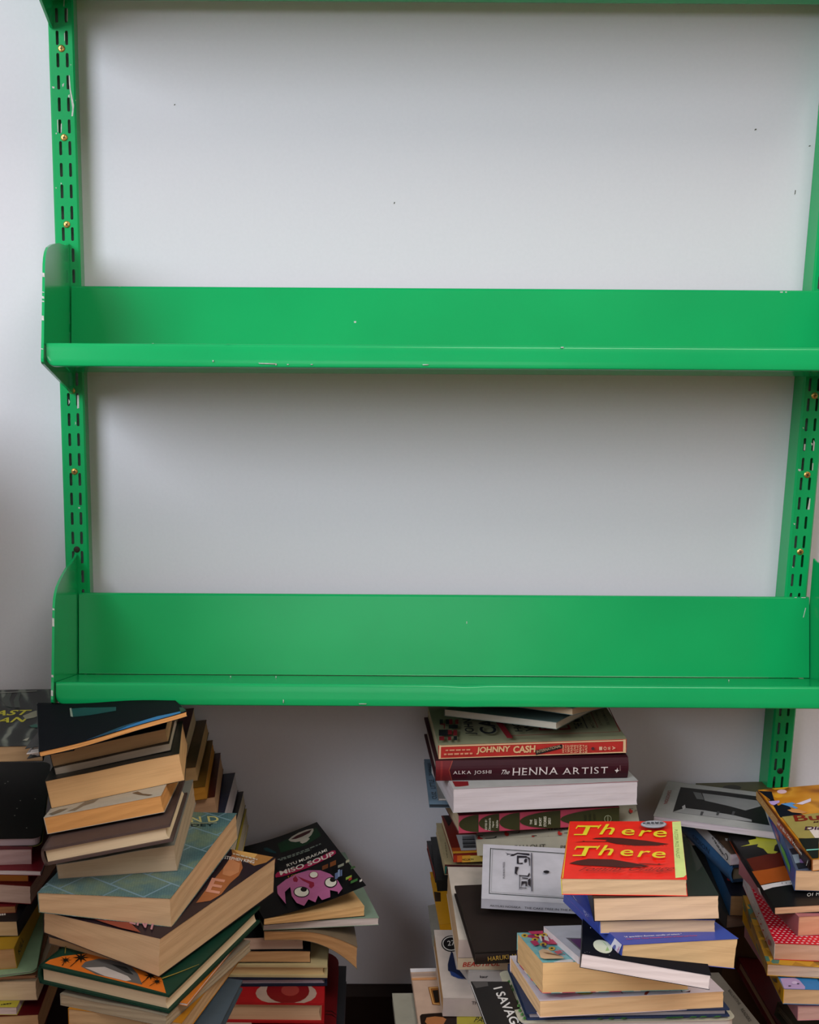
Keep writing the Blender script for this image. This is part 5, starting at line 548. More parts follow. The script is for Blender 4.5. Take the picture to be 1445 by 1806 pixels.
('paperback', 'L', '#ee261b', '#d4b08a', 'red paperback with a large yellow italic title and two dark feathers', 'books in the front right pile', (.3592,-.5048,.5012,-.2504,-.063,-.0941,.1186,.1925,.0167,.0),{'sp': '#d8cf3a'},[('T', '#d6e08c', [(.0504,.0935),(.0593,.0956),(.0591,-.0833),(.0564,-.0903),(.0488,-.0929)]),('T', '#d8cf3a', [(-.0593,.0963),(-.0593,.0963),(-.0571,-.0963),(-.0579,-.0963)]),('T', '#4a1010', [(-.0329,.0305),(-.029,.0347),(-.0175,.0364),(-.0029,.034),(.0212,.0255),(.0452,.0135),(.0316,.0074),(.014,.0073),(-.0075,.0131),(-.0196,.0224),(-.0173,.0273)]),('T', '#8a1a14', [(-.0522,.0181),(-.0414,.0222),(-.0196,.0224),(-.0172,.0199),(-.0401,.0198)]),('T', '#4a1010', [(-.0402,.0214),(-.0402,.0209),(-.0404,.0205),(-.0406,.0201),(-.041,.0199),(-.0413,.0198),(-.0417,.0199),(-.0421,.0201),(-.0424,.0204),(-.0425,.0209),(-.0426,.0214),(-.0426,.0219),(-.0424,.0224),(-.0422,.0227),(-.0418,.023),(-.0415,.0231),(-.0411,.023),(-.0407,.0228),(-.0405,.0224),(-.0403,.0219)]),('T', '#4a1010', [(-.053,-.0522),(-.0461,-.0439),(-.0347,-.0373),(-.0115,-.0388),(.007,-.0485),(.0251,-.0592),(.016,-.0637),(-.002,-.0641),(-.0225,-.0601),(-.041,-.0579)]),('T', '#8a1a14', [(.0138,-.0502),(.0341,-.0535),(.0443,-.0526),(.0341,-.055),(.0161,-.0531)]),('T', '#4a1010', [(.0355,-.0535),(.0354,-.054),(.0353,-.0544),(.035,-.0547),(.0347,-.0549),(.0343,-.055),(.034,-.0549),(.0337,-.0547),(.0334,-.0544),(.0333,-.054),(.0332,-.0536),(.0333,-.0531),(.0335,-.0527),(.0337,-.0524),(.034,-.0521),(.0344,-.0521),(.0347,-.0521),(.035,-.0523),(.0353,-.0527),(.0354,-.0531)]),('T', '#e6cf2c', [(-.0522,.0418),(-.0305,.0414),(-.0486,.0772)], 'T', {'b': .9}),('T', '#e6cf2c', [(-.0525,.0413),(-.0399,.0414),(-.0395,.0452),(-.0521,.0452)]),('T', '#e6cf2c', [(-.0516,.064),(-.0504,.064),(-.0484,.0772),(-.0496,.0772)]),('T', '#e6cf2c', [(-.0285,.064),(-.0272,.064),(-.0242,.078),(-.026,.078)]),('T', '#e6cf2c', [(-.0259,.0427),(-.0128,.0423),(-.0193,.0806)], 'h', {'b': .3}),('T', '#e6cf2c', [(-.0034,.0398),(.0102,.0394),(-.0019,.0618)], 'e', {'b': .3}),('T', '#e6cf2c', [(.0146,.0361),(.0256,.0357),(.0183,.0571)], 'r', {'b': .3}),('T', '#e6cf2c', [(.029,.0325),(.0429,.0321),(.031,.0558)], 'e', {'b': .3}),('T', '#e6cf2c', [(-.0504,-.0326),(-.0297,-.0326),(-.0469,.0003)], 'T', {'b': .9}),('T', '#e6cf2c', [(-.0506,-.0329),(-.0386,-.0328),(-.0382,-.0293),(-.0502,-.0295)]),('T', '#e6cf2c', [(-.0498,-.0124),(-.0486,-.0124),(-.0466,-.0005),(-.0478,-.0005)]),('T', '#e6cf2c', [(-.0278,-.0121),(-.0265,-.0121),(-.0237,.0005),(-.0254,.0005)]),('T', '#e6cf2c', [(-.0253,-.0314),(-.0128,-.0316),(-.019,.0022)], 'h', {'b': .3}),('T', '#e6cf2c', [(-.0039,-.0337),(.009,-.0339),(-.0025,-.013)], 'e', {'b': .3}),('T', '#e6cf2c', [(.0133,-.0369),(.0237,-.0371),(.0168,-.017)], 'r', {'b': .3}),('T', '#e6cf2c', [(.027,-.04),(.0403,-.0402),(.0288,-.0196)], 'e', {'b': .3}),('T', '#8e1712', [(-.049,-.087),(.0424,-.083),(-.0469,-.0698)], 'Tommy Orange', {'sh': .5}),('T', '#a01c16', [(-.0014,-.0028),(.001,-.0029),(.001,-.0014),(-.0014,-.0012)]),('T', '#a01c16', [(.0022,-.003),(.0069,-.0033),(.0069,-.0017),(.0022,-.0014)]),('T', '#a01c16', [(.0081,-.0033),(.0126,-.0036),(.0126,-.002),(.0081,-.0018)]),('T', '#a01c16', [(.0137,-.0037),(.0165,-.0038),(.0165,-.0023),(.0137,-.0021)]),('T', '#a01c16', [(.0176,-.0039),(.0212,-.0041),(.0212,-.0025),(.0176,-.0023)]),('T', '#a01c16', [(.0223,-.0042),(.0257,-.0044),(.0258,-.0028),(.0223,-.0026)]),('T', '#a01c16', [(.0269,-.0044),(.0309,-.0047),(.031,-.0031),(.0269,-.0029)]),('T', '#a01c16', [(.0321,-.0047),(.0366,-.005),(.0366,-.0034),(.0321,-.0032)]),('T', '#a01c16', [(.0377,-.0051),(.0399,-.0052),(.04,-.0036),(.0377,-.0035)]),('T', '#a01c16', [(.0411,-.0053),(.0431,-.0054),(.0431,-.0038),(.0411,-.0037)]),('T', '#7d7a84', [(.0443,.0704),(.0436,.066),(.0416,.062),(.0386,.0589),(.0348,.0569),(.0306,.0563),(.0265,.0569),(.0227,.0589),(.0197,.0621),(.0178,.066),(.0172,.0704),(.0179,.0748),(.0198,.0788),(.0229,.082),(.0267,.0841),(.031,.0848),(.0352,.084),(.039,.082),(.0419,.0788),(.0438,.0748)]),('T', '#b5b2ba', [(.0436,.0708),(.0429,.0669),(.041,.0635),(.0382,.0607),(.0346,.059),(.0306,.0584),(.0267,.059),(.0231,.0607),(.0203,.0635),(.0185,.067),(.0179,.0708),(.0186,.0747),(.0204,.0783),(.0233,.0811),(.0269,.0828),(.031,.0834),(.035,.0828),(.0385,.081),(.0413,.0782),(.0431,.0747)]),('T', '#5a5862', [(.0215,.0774),(.0232,.0773),(.0232,.0786),(.0215,.0787)]),('T', '#5a5862', [(.0239,.0772),(.0272,.0771),(.0272,.0784),(.024,.0785)]),('T', '#5a5862', [(.028,.077),(.031,.0769),(.031,.0782),(.028,.0783)]),('T', '#5a5862', [(.0318,.0768),(.0337,.0767),(.0337,.078),(.0318,.0781)]),('T', '#5a5862', [(.0345,.0767),(.0369,.0766),(.0369,.0779),(.0345,.078)]),('T', '#5a5862', [(.0377,.0765),(.0393,.0764),(.0394,.0777),(.0377,.0778)]),('T', '#3a3842', [(.0196,.0704),(.0223,.0703),(.0224,.0738),(.0198,.0739)]),('T', '#3a3842', [(.0234,.0703),(.027,.0701),(.0271,.0736),(.0235,.0737)]),('T', '#3a3842', [(.0281,.0701),(.0311,.0699),(.0313,.0734),(.0283,.0735)]),('T', '#3a3842', [(.0322,.0699),(.036,.0697),(.0362,.0732),(.0324,.0733)]),('T', '#3a3842', [(.0371,.0697),(.041,.0695),(.0412,.073),(.0373,.0731)]),('T', '#5a5862', [(.022,.0644),(.0247,.0642),(.0247,.066),(.0221,.0661)]),('T', '#5a5862', [(.0254,.0642),(.0283,.0641),(.0283,.0658),(.0254,.0659)]),('T', '#5a5862', [(.029,.064),(.032,.0639),(.032,.0656),(.029,.0657)]),('T', '#5a5862', [(.0327,.0638),(.036,.0637),(.0361,.0654),(.0328,.0655)]),('T', '#5a5862', [(.0368,.0636),(.0391,.0635),(.0391,.0652),(.0368,.0653)]),('T', '#6a7a3c', [(.0515,.0433),(.051,-.0532),(.0549,.0441)], 'PULITZER PRIZE FINALIST', {})]),
('paperback', 'L', '#131213', '#d9b492', 'glossy black-covered paperback directly under the red feather-cover one', 'books in the front right pile', (.3793,-.5091,.4771,-.1397,-.0922,-.0824,.1181,.2019,.0235,.0001),{},[('T', '#262425', [(.059,.0855),(.059,.0853),(.0584,-.0084),(.0497,-.0274),(.0535,.0207)])]),  # lighter patch is a gloss reflection painted onto the black cover
('paperback', 'L', '#3d57b5', '#c6a486', 'tan-paged paperback between the glossy black and the bright blue ones', 'books in the front right pile', (.3797,-.5067,.4594,-.1189,-.1203,-.0583,.1097,.2015,.0135,-.0),{},[]),
('paperback', 'L', '#38499f', '#cda77a', 'bright blue paperback with pink and white quotes and a white spine foot', 'books in the front right pile', (.3724,-.5392,.4406,.0541,-.1708,.1228,.1103,.2102,.0208,.4063),{},[('T', '#d6d2e0', [(-.0474,-.0841),(.0081,-.0843),(-.0455,-.0785)], '"A sparkling Roman candle of talent."', {'b': 1}),('T', '#b0447c', [(-.048,-.0917),(.0202,-.0923),(-.0461,-.0861)], '-New York Times bestselling author of Fates and Furies', {'b': 1}),('L', '#d6cfe0', [(-.0717,.0002),(-.0824,.0122),(-.1051,.0122),(-.097,.0002)]),('L', '#4a4f9c', [(-.0887,.0043),(-.0879,.0032),(-.0867,.0022),(-.0853,.0013),(-.0838,.0006),(-.0824,.0002),(-.0811,.0002),(-.0802,.0004),(-.0797,.001),(-.0796,.0018),(-.08,.0028),(-.0808,.0039),(-.082,.0049),(-.0834,.0058),(-.0849,.0065),(-.0864,.0069),(-.0876,.007),(-.0885,.0067),(-.089,.0061),(-.0891,.0053)]),('L', '#c888b0', [(-.0911,.0002),(-.0936,.0028),(-.0972,.0034),(-.0948,.0002)]),('L', '#c888b0', [(-.0942,.0036),(-.0964,.0067),(-.1001,.0073),(-.0978,.0042)]),('L', '#c888b0', [(-.097,.0075),(-.0977,.0084),(-.1013,.0089),(-.1007,.008)]),('L', '#c060a8', [(.0922,.0086),(.0002,.0065),(.101,.0092)], 'Delicious', {'sh': .4}),('L', '#d6d2e0', [(.0645,.0158),(.0478,.0144),(.0706,.0157)], 'JANE', {'b': 1}),('L', '#a9a8d0', [(.0309,.0122),(.0247,.0121),(.0231,.0122),(.0292,.0122)]),('L', '#a9a8d0', [(.0231,.0115),(.0185,.0099),(.0169,.0105),(.0215,.0122)]),('L', '#a9a8d0', [(.0169,.0094),(.0131,.008),(.0115,.0087),(.0153,.01)]),('L', '#a9a8d0', [(.0195,.0122),(.0138,.0115),(.0121,.0122),(.0178,.0122)]),('L', '#a9a8d0', [(.0123,.011),(.0088,.0098),(.0072,.0105),(.0107,.0117)]),('L', '#a9a8d0', [(.0073,.0093),(.0065,.009),(.0049,.0097),(.0057,.01)]),('L', '#a9a8d0', [(.0057,.012),(.0031,.0111),(.0015,.0118),(.0041,.0122)]),('L', '#a9a8d0', [(.0017,.0107),(.0011,.0105),(-.0004,.0111),(.0001,.0113)]),('L', '#a9a8d0', [(-.0026,.0122),(-.0042,.0119),(-.0058,.0122),(-.0042,.0122)]),('L', '#d6d2e0', [(-.0119,.0025),(-.0119,.0022),(-.0118,.002),(-.0115,.0017),(-.011,.0015),(-.0105,.0013),(-.01,.0012),(-.0095,.0012),(-.0091,.0013),(-.0088,.0014),(-.0086,.0016),(-.0086,.0018),(-.0088,.002),(-.0091,.0023),(-.0095,.0025),(-.01,.0027),(-.0105,.0028),(-.011,.0028),(-.0114,.0028),(-.0117,.0026)])]),
('paperback', 'L', '#caa93c', '#bfb2a8', 'small blue-spined yellow-topped book behind the red feather-cover one', 'books in the front right pile', (.4046,-.3217,.3803,.1729,.1543,-.048,.1099,.1499,.0145,.0),{'sp': '#3d50a8'},[('L', '#c9c4d0', [(.0613,.0053),(.0556,.005),(.0544,.0097),(.0601,.01)]),('L', '#c9c4d0', [(.0529,.0048),(.0458,.0045),(.0446,.0092),(.0517,.0096)])]),
('paperback', 'L', '#10131c', '#d8c6c2', 'black paperback with a glowing white moon and bent pinkish pages', 'books in the front right pile', (.3603,-.5793,.4373,-.2309,-.1981,.0702,.1173,.1852,.0136,.0),{'sp': '#23252c', 'matte': 1},[('T', '#d6dcc6', [(-.0302,-.0622),(-.0314,-.069),(-.0332,-.0743),(-.0356,-.0775),(-.0383,-.0785),(-.0411,-.0771),(-.0436,-.0734),(-.0457,-.0678),(-.0472,-.0608),(-.0478,-.053),(-.0476,-.0451),(-.0465,-.0381),(-.0446,-.0325),(-.0422,-.0291),(-.0394,-.028),(-.0365,-.0296),(-.0339,-.0335),(-.0318,-.0394),(-.0304,-.0467),(-.0299,-.0545)]),('T', '#9fc07a', [(-.0402,-.0304),(-.0363,-.0399),(-.0327,-.0652),(-.0365,-.0698),(-.0345,-.0507)]),('T', '#8a8a92', [(-.055,-.0884),(-.0552,-.0894),(-.0556,-.0897),(-.0558,-.089),(-.0556,-.088),(-.0552,-.0877)]),('T', '#8a8a92', [(-.0532,-.0856),(-.0534,-.0866),(-.0537,-.0868),(-.0539,-.0861),(-.0537,-.0852),(-.0534,-.0849)]),('T', '#8a8a92', [(-.0508,-.0863),(-.051,-.0872),(-.0514,-.0875),(-.0516,-.0868),(-.0514,-.0858),(-.051,-.0856)]),('T', '#8a8a92', [(-.0325,-.0843),(-.0327,-.0853),(-.0331,-.0855),(-.0333,-.0848),(-.0331,-.0839),(-.0327,-.0836)])]),
('paperback', 'L', '#cfccd6', '#e3d3d3', 'white paperback with a purple square on its cover', 'books in the front right pile', (.3456,-.5161,.4143,.1144,-.1735,.0221,.1063,.1143,.0076,-.0),{'sp': '#e3d6d8'},[('T', '#6f6a70', [(-.044,.0101),(-.0266,.0064),(-.0433,-.0426),(-.0442,-.0351)]),('T', '#5f2f66', [(-.0415,.0048),(-.0274,.0039),(-.0419,-.0383),(-.0424,-.0309)])]),
('paperback', 'K', 'COLOR', '#e6ba84', 'very thick paperback with a colourful flower cover and a torn corner', 'books in the front right pile', (.3366,-.5172,.3821,.0791,-.1543,.016,.1511,.102,.0319,-.0001),{},[('T', '#d8ac28', [(-.0664,.0395),(-.0682,.0354),(-.0707,.033),(-.073,.0331),(-.0741,.0358),(-.0738,.04),(-.072,.0442),(-.0695,.0467),(-.0672,.0465),(-.066,.0438)]),('T', '#1a1512', [(-.0685,.0397),(-.0695,.0376),(-.0709,.0368),(-.0717,.0378),(-.0717,.0399),(-.0707,.042),(-.0693,.0428),(-.0684,.0418)]),('T', '#d8ac28', [(-.0596,.0233),(-.0614,.0192),(-.0639,.0168),(-.0661,.017),(-.0673,.0196),(-.0669,.0238),(-.0651,.0278),(-.0626,.0302),(-.0603,.0301),(-.0592,.0274)]),('T', '#1a1512', [(-.0617,.0234),(-.0627,.0214),(-.064,.0206),(-.0649,.0215),(-.0648,.0236),(-.0638,.0256),(-.0625,.0264),(-.0616,.0255)]),('T', '#d8ac28', [(-.0556,.0055),(-.0574,.0016),(-.0599,-.0008),(-.0621,-.0006),(-.0633,.002),(-.0629,.006),(-.0611,.0099),(-.0586,.0123),(-.0563,.0122),(-.0552,.0096)]),('T', '#1a1512', [(-.0577,.0056),(-.0587,.0037),(-.06,.0029),(-.0609,.0038),(-.0608,.0058),(-.0598,.0078),(-.0585,.0086),(-.0576,.0077)]),('T', '#d8ac28', [(-.0507,-.0097),(-.0525,-.0135),(-.055,-.0158),(-.0572,-.0156),(-.0583,-.0131),(-.0579,-.0092),(-.0561,-.0053),(-.0536,-.003),(-.0514,-.0031),(-.0503,-.0057)]),('T', '#1a1512', [(-.0528,-.0095),(-.0538,-.0114),(-.0551,-.0122),(-.0559,-.0113),(-.0558,-.0093),(-.0548,-.0074),(-.0535,-.0066),(-.0527,-.0075)]),('T', '#d8ac28', [(-.0525,.0377),(-.0544,.0336),(-.0569,.0312),(-.0592,.0313),(-.0603,.034),(-.0599,.0382),(-.0581,.0424),(-.0555,.0448),(-.0533,.0447),(-.0521,.042)]),('T', '#1a1512', [(-.0547,.0379),(-.0557,.0358),(-.057,.035),(-.0579,.036),(-.0578,.0381),(-.0568,.0401),(-.0554,.0409),(-.0545,.04)]),('T', '#d8ac28', [(-.0461,.0367),(-.048,.0326),(-.0505,.0302),(-.0528,.0303),(-.0539,.033),(-.0535,.0372),(-.0516,.0413),(-.0491,.0438),(-.0468,.0437),(-.0457,.0409)]),('T', '#1a1512', [(-.0482,.0368),(-.0493,.0348),(-.0506,.034),(-.0515,.0349),(-.0514,.0371),(-.0503,.0391),(-.049,.0399),(-.0481,.039)]),('T', '#c8245c', [(-.0638,.05),(-.0472,.051),(-.0499,.04),(-.063,.0393)]),('T', '#b82058', [(-.0713,.0147),(-.0636,.0171),(-.064,.0026),(-.0707,-.0027)]),('T', '#c8305c', [(-.0541,.0164),(-.0455,.0188),(-.0452,.0014),(-.0551,.0035)]),('T', '#e0d8d4', [(-.0571,.0314),(-.0537,.0342),(-.0579,.0138),(-.06,.0125)]),('T', '#e0d8d4', [(-.051,.0325),(-.0483,.0279),(-.0514,.0104),(-.055,.0165)]),('T', '#24284a', [(-.0627,.0011),(-.0596,-.0034),(-.0602,-.0104),(-.0637,-.0088)]),('T', '#c85a60', [(-.0565,-.0233),(-.0489,-.021),(-.0483,-.0293),(-.0552,-.0338)]),('T', '#d9b088', [(-.0716,-.0223),(-.0652,-.0143),(-.0616,-.0201),(-.0579,-.0314),(-.0522,-.0413),(-.0525,-.048),(-.0727,-.048),(-.0755,-.0437)]),('T', '#8a5c34', [(-.0685,-.0266),(-.0639,-.0283),(-.057,-.0342),(-.0526,-.0426),(-.0581,-.0382),(-.0658,-.0323)])]),
('paperback', 'K', '#e6d5dc', '#f0c494', 'paperback with golden pages and a pinkish white cover under the colourful one', 'books in the front right pile', (.3546,-.5023,.3593,.0618,-.1139,-.0222,.1898,.1311,.0177,-.0),{},[('T', '#a03a28', [(.0126,-.0644),(.0158,-.0579),(.0211,-.053),(.0298,-.0523),(.0283,-.0554),(.021,-.0566),(.0147,-.0656)]),('T', '#4a3a44', [(.05,-.0522),(.0544,-.0548),(.0528,-.063),(.052,-.0631),(.0529,-.056)]),('T', '#5a3040', [(.0556,-.0634),(.0621,-.0601),(.0598,-.0648)]),('T', '#7d7078', [(-.0081,-.0518),(-.0072,-.0589),(-.0086,-.0592)]),('T', '#b5ad5c', [(-.0369,-.0539),(-.0377,-.0553),(-.0392,-.0563),(-.0412,-.0571),(-.0436,-.0574),(-.0461,-.0573),(-.0485,-.0568),(-.0505,-.0558),(-.0519,-.0546),(-.0527,-.0532),(-.0527,-.0518),(-.0519,-.0504),(-.0505,-.0494),(-.0484,-.0486),(-.046,-.0483),(-.0435,-.0484),(-.0412,-.0489),(-.0391,-.0499),(-.0377,-.0511),(-.0369,-.0525)]),('T', '#d4a0b4', [(-.0818,-.0555),(-.0576,-.0526),(-.0476,-.0586),(-.0717,-.0614)])]),
('hardcover', 'K', '#2a3656', '#a99ea2', 'navy blue hardcover under the golden-paged paperback', 'books in the front right pile', (.3576,-.4944,.3505,-.026,-.1115,-.0324,.2045,.1386,.0085,-.0),{},[]),
('notebook', 'K', '#c2bba6', '#c9bcb6', 'white notebook with green leaves and squared pages at the bottom', 'books in the front right pile', (.3564,-.4956,.3354,-.0106,-.1119,-.0227,.2199,.1479,.014,.0),{'r': .012},[('T', '#3f7a3a', [(-.104,.0406),(-.1019,.0459),(-.102,.038),(-.104,.0333)]),('T', '#6a9a58', [(-.1053,.0392),(-.1035,.0435),(-.1042,.0357),(-.1055,.0343)]),('T', '#3f7a3a', [(-.104,.026),(-.1019,.0312),(-.1021,.0235),(-.1041,.0188)]),('T', '#6a9a58', [(-.1053,.0246),(-.1036,.0289),(-.1042,.0212),(-.1055,.0198)]),('T', '#3f7a3a', [(-.1037,.0164),(-.1017,.0216),(-.1018,.0139),(-.1038,.0093)]),('T', '#6a9a58', [(-.105,.015),(-.1033,.0192),(-.104,.0117),(-.1052,.0103)]),('T', '#3f7a3a', [(-.1045,-.0184),(-.1025,-.0135),(-.1026,-.0208),(-.1045,-.0252)]),('T', '#6a9a58', [(-.1057,-.0197),(-.104,-.0157),(-.1047,-.023),(-.1059,-.0243)]),('T', '#3f7a3a', [(-.1046,-.0297),(-.1026,-.0249),(-.1027,-.032),(-.1046,-.0364)]),('T', '#6a9a58', [(-.1058,-.031),(-.1041,-.027),(-.1048,-.0342),(-.106,-.0354)]),('T', '#3f7a3a', [(-.1054,-.043),(-.1035,-.0382),(-.1036,-.0452),(-.1055,-.0495)]),('T', '#6a9a58', [(-.1067,-.0442),(-.105,-.0403),(-.1056,-.0473),(-.1069,-.0486)]),('T', '#3f7a3a', [(-.1051,-.0539),(-.1031,-.0492),(-.1033,-.0561),(-.1051,-.0603)]),('T', '#6a9a58', [(-.1063,-.0551),(-.1047,-.0513),(-.1053,-.0582),(-.1065,-.0594)]),('T', '#3f7a3a', [(-.1044,-.0646),(-.1024,-.06),(-.1025,-.0668),(-.1044,-.071)]),('T', '#6a9a58', [(-.1056,-.0659),(-.1039,-.0621),(-.1046,-.0689),(-.1058,-.0701)]),('T', '#3f7a3a', [(-.0319,-.0722),(-.0261,-.0646),(-.0208,-.0643),(-.0253,-.0704),(-.0289,-.0729)]),('T', '#3f7a3a', [(-.0207,-.0727),(-.0148,-.0651),(-.0095,-.0648),(-.014,-.0709),(-.0177,-.0734)]),('T', '#3f7a3a', [(-.0084,-.0732),(-.0025,-.0656),(.0028,-.0653),(-.0018,-.0714),(-.0055,-.0739)]),('T', '#3f7a3a', [(.0364,-.074),(.0426,-.0675),(.0478,-.0672),(.0431,-.0733),(.0393,-.074)]),('T', '#3f7a3a', [(.0425,-.074),(.0487,-.0678),(.054,-.0675),(.0492,-.0736),(.0454,-.074)]),('T', '#3f7a3a', [(.0476,-.074),(.0538,-.068),(.0591,-.0677),(.0543,-.0738),(.0505,-.074)]),('T', '#3f7a3a', [(.0608,-.074),(.0671,-.0685),(.0723,-.0682),(.0675,-.074),(.0637,-.074)]),('T', '#3f7a3a', [(.0709,-.074),(.0773,-.069),(.0825,-.0687),(.0776,-.074),(.0738,-.074)]),('T', '#3f7a3a', [(.0851,-.074),(.0916,-.0696),(.0968,-.0693),(.0918,-.074),(.088,-.074)])]),
('magazine', 'R', '#1b1a1a', '#d9d4d2', 'black magazine with tall white letters running down its cover', 'books in the front right pile', (.2332,-.5793,.3471,.0342,-.0125,.0181,.0412,.22,.005,-.0),{},[('T', '#d9d4d2', [(.0008,.0941),(.0042,.0025),(.0113,.0989)], 'I SAVAGE', {'b': 1}),('T', '#4a4645', [(-.0198,.11),(-.0024,.11),(-.0034,.0989),(-.0176,.0941)])]),
('paperback', 'L', '#7d756c', '#9c9084', 'grey book with dark edge lettering at the bottom right of the front pile', 'books in the front right pile', (.4577,-.4384,.2826,.0604,-.0022,-.0003,.1483,.21,.008,-.0),{},[('T', '#3a352f', [(.0677,.0596),(.0672,.0253),(.0718,.0628)], 'BALLANTINE', {'b': 1}),('T', '#3a352f', [(.065,.0154),(.0637,-.0127),(.0694,.0181)], 'READERS', {'b': 1})]),
('paperback', 'L', 'BOKEH', '#dcae84', 'glossy book with blurred golden lights topmost in the right pile', 'books in the right edge pile', (.6783,-.2724,.4493,-.0237,.0636,-.1018,.1335,.1987,.0146,.0),{'sp': '#8a4a24'},[('T', '#10131f', [(-.0668,.0962),(-.052,.0905),(-.0566,.0668),(-.0637,.0659),(-.0636,.0756),(-.0622,.0583),(-.0657,.0144),(-.0517,.0138),(-.0372,.0177),(-.0453,.0334),(-.0459,.0549),(-.0578,.0478)]),('T', '#e0b8c0', [(-.0344,.0867),(-.0353,.0848),(-.0366,.0833),(-.0383,.0823),(-.0402,.0818),(-.042,.0818),(-.0437,.0825),(-.045,.0837),(-.0458,.0853),(-.0461,.0872),(-.0458,.0891),(-.0449,.0909),(-.0435,.0925),(-.0418,.0935),(-.04,.094),(-.0381,.094),(-.0364,.0933),(-.0351,.0921),(-.0343,.0905),(-.034,.0886)]),('T', '#d89a28', [(-.0432,.0742),(-.044,.0726),(-.0453,.0712),(-.0468,.0702),(-.0486,.0698),(-.0503,.0698),(-.0518,.0705),(-.053,.0715),(-.0538,.073),(-.0541,.0747),(-.0538,.0765),(-.053,.0781),(-.0518,.0795),(-.0502,.0805),(-.0485,.081),(-.0467,.0809),(-.0452,.0803),(-.044,.0791),(-.0432,.0777),(-.0429,.076)]),('T', '#d8a428', [(-.049,.0994),(-.0387,.0994),(-.027,.0994),(-.035,.0943),(-.0468,.0944)]),('T', '#5a90c8', [(-.0532,.0516),(-.0387,.0533),(-.0357,.0479),(-.0409,.0466),(-.0371,.0352),(-.041,.0348),(-.0474,.0444)]),('T', '#d8c8d8', [(-.0357,.0479),(-.0133,.06),(-.0164,.051),(-.0293,.0442)]),('T', '#c88a50', [(-.0514,.0323),(-.041,.0348),(-.0305,.021),(-.0369,.0188),(-.0482,.0246)]),('T', '#b89ad0', [(-.0651,.0613),(-.0517,.0609),(-.0535,.0553),(-.0623,.0487),(-.0652,.0517)]),('T', '#9a8a4c', [(-.0639,.014),(-.0475,.0153),(-.0186,.0162),(-.0424,-.0521),(-.0641,-.0457),(-.0642,-.024)]),('T', '#d8c8c0', [(-.0449,-.0213),(-.0318,-.0217),(-.0465,-.0639),(-.046,-.0513)]),('T', '#181a18', [(-.0648,-.0477),(-.0417,-.0501),(-.0595,-.0994),(-.0664,-.0994),(-.0663,-.0684)]),('T', '#7ac0b0', [(-.0656,-.0769),(-.0513,-.0775),(-.0521,-.0798),(-.0661,-.0798)]),('T', '#7a1f12', [(-.0535,-.0028),(-.0235,-.0037),(-.0503,.0147)], 'Bu', {'b': 1}),('T', '#4a2014', [(-.0353,-.0121),(-.0254,-.0119),(-.0343,-.0067)], 'My', {'sh': .3}),('T', '#3a1434', [(-.0508,-.0278),(-.0309,-.0302),(-.0495,-.0186)], 'Dia', {'sh': .3, 'b': 1}),('L', '#b5864a', [(.0994,.0115),(.0969,.0143),(.014,.0128),(.0187,.0002),(.0814,.0027),(.0994,.0022)]),('L', '#9a4020', [(.014,.0128),(-.0428,.0135),(-.0399,.003),(.0187,.0002)]),('L', '#2c1c18', [(-.0645,.0128),(-.0994,.0144),(-.0985,.0002),(-.067,.0002)]),('L', '#e0d4c8', [(.0156,.0048),(-.0711,.005),(.0146,.011)], 'of a Big Old Woman', {'sh': .2, 'b': 1}),('L', '#d0a878', [(.0765,.0059),(.0319,.0068),(.0748,.011)], 'Diary', {'sh': .2}),('L', '#d8d4cc', [(-.0876,.0012),(-.0891,.0036),(-.0911,.0046),(-.0897,.0022)]),('L', '#d8d4cc', [(-.0897,.0047),(-.0925,.0094),(-.0946,.0104),(-.0918,.0057)]),('L', '#d8d4cc', [(-.0932,.0105),(-.0934,.0109),(-.0954,.0119),(-.0952,.0115)])]),
('paperback', 'L', '#4c5266', '#dcb088', 'thick paperback with a blue and green swirl down its spine', 'books in the right edge pile', (.6773,-.2784,.4195,-.1864,.071,-.0399,.1331,.1987,.0257,.0),{'sp': '#2f4f8c'},[('L', '#6a3a78', [(.0784,.0059),(.0544,.0126),(.0116,.0155),(.0039,.0098),(.0334,.0053)]),('L', '#5ca050', [(.0013,.011),(-.0299,.0156),(-.0696,.0157),(-.0692,.0075),(-.0328,.0057),(-.0032,.0059)]),('L', '#a8605c', [(.0405,.0084),(.017,.013),(.0098,.0091),(.0271,.0051)]),('T', '#1d1f28', [(-.0648,-.0444),(-.0573,-.0417),(-.0515,-.0704),(-.0484,-.0923),(-.0628,-.0975),(-.0634,-.0631)]),('T', '#7a5a8a', [(-.0502,-.0754),(-.0507,-.0772),(-.0517,-.0788),(-.053,-.0802),(-.0544,-.0811),(-.056,-.0815),(-.0574,-.0813),(-.0586,-.0806),(-.0595,-.0795),(-.0599,-.0779),(-.0598,-.0761),(-.0593,-.0743),(-.0584,-.0727),(-.0571,-.0713),(-.0556,-.0704),(-.0541,-.07),(-.0526,-.0701),(-.0514,-.0709),(-.0506,-.0721),(-.0501,-.0736)]),('T', '#7a8490', [(-.0639,-.0611),(-.0565,-.0584),(-.0585,-.0811),(-.064,-.0836)])]),
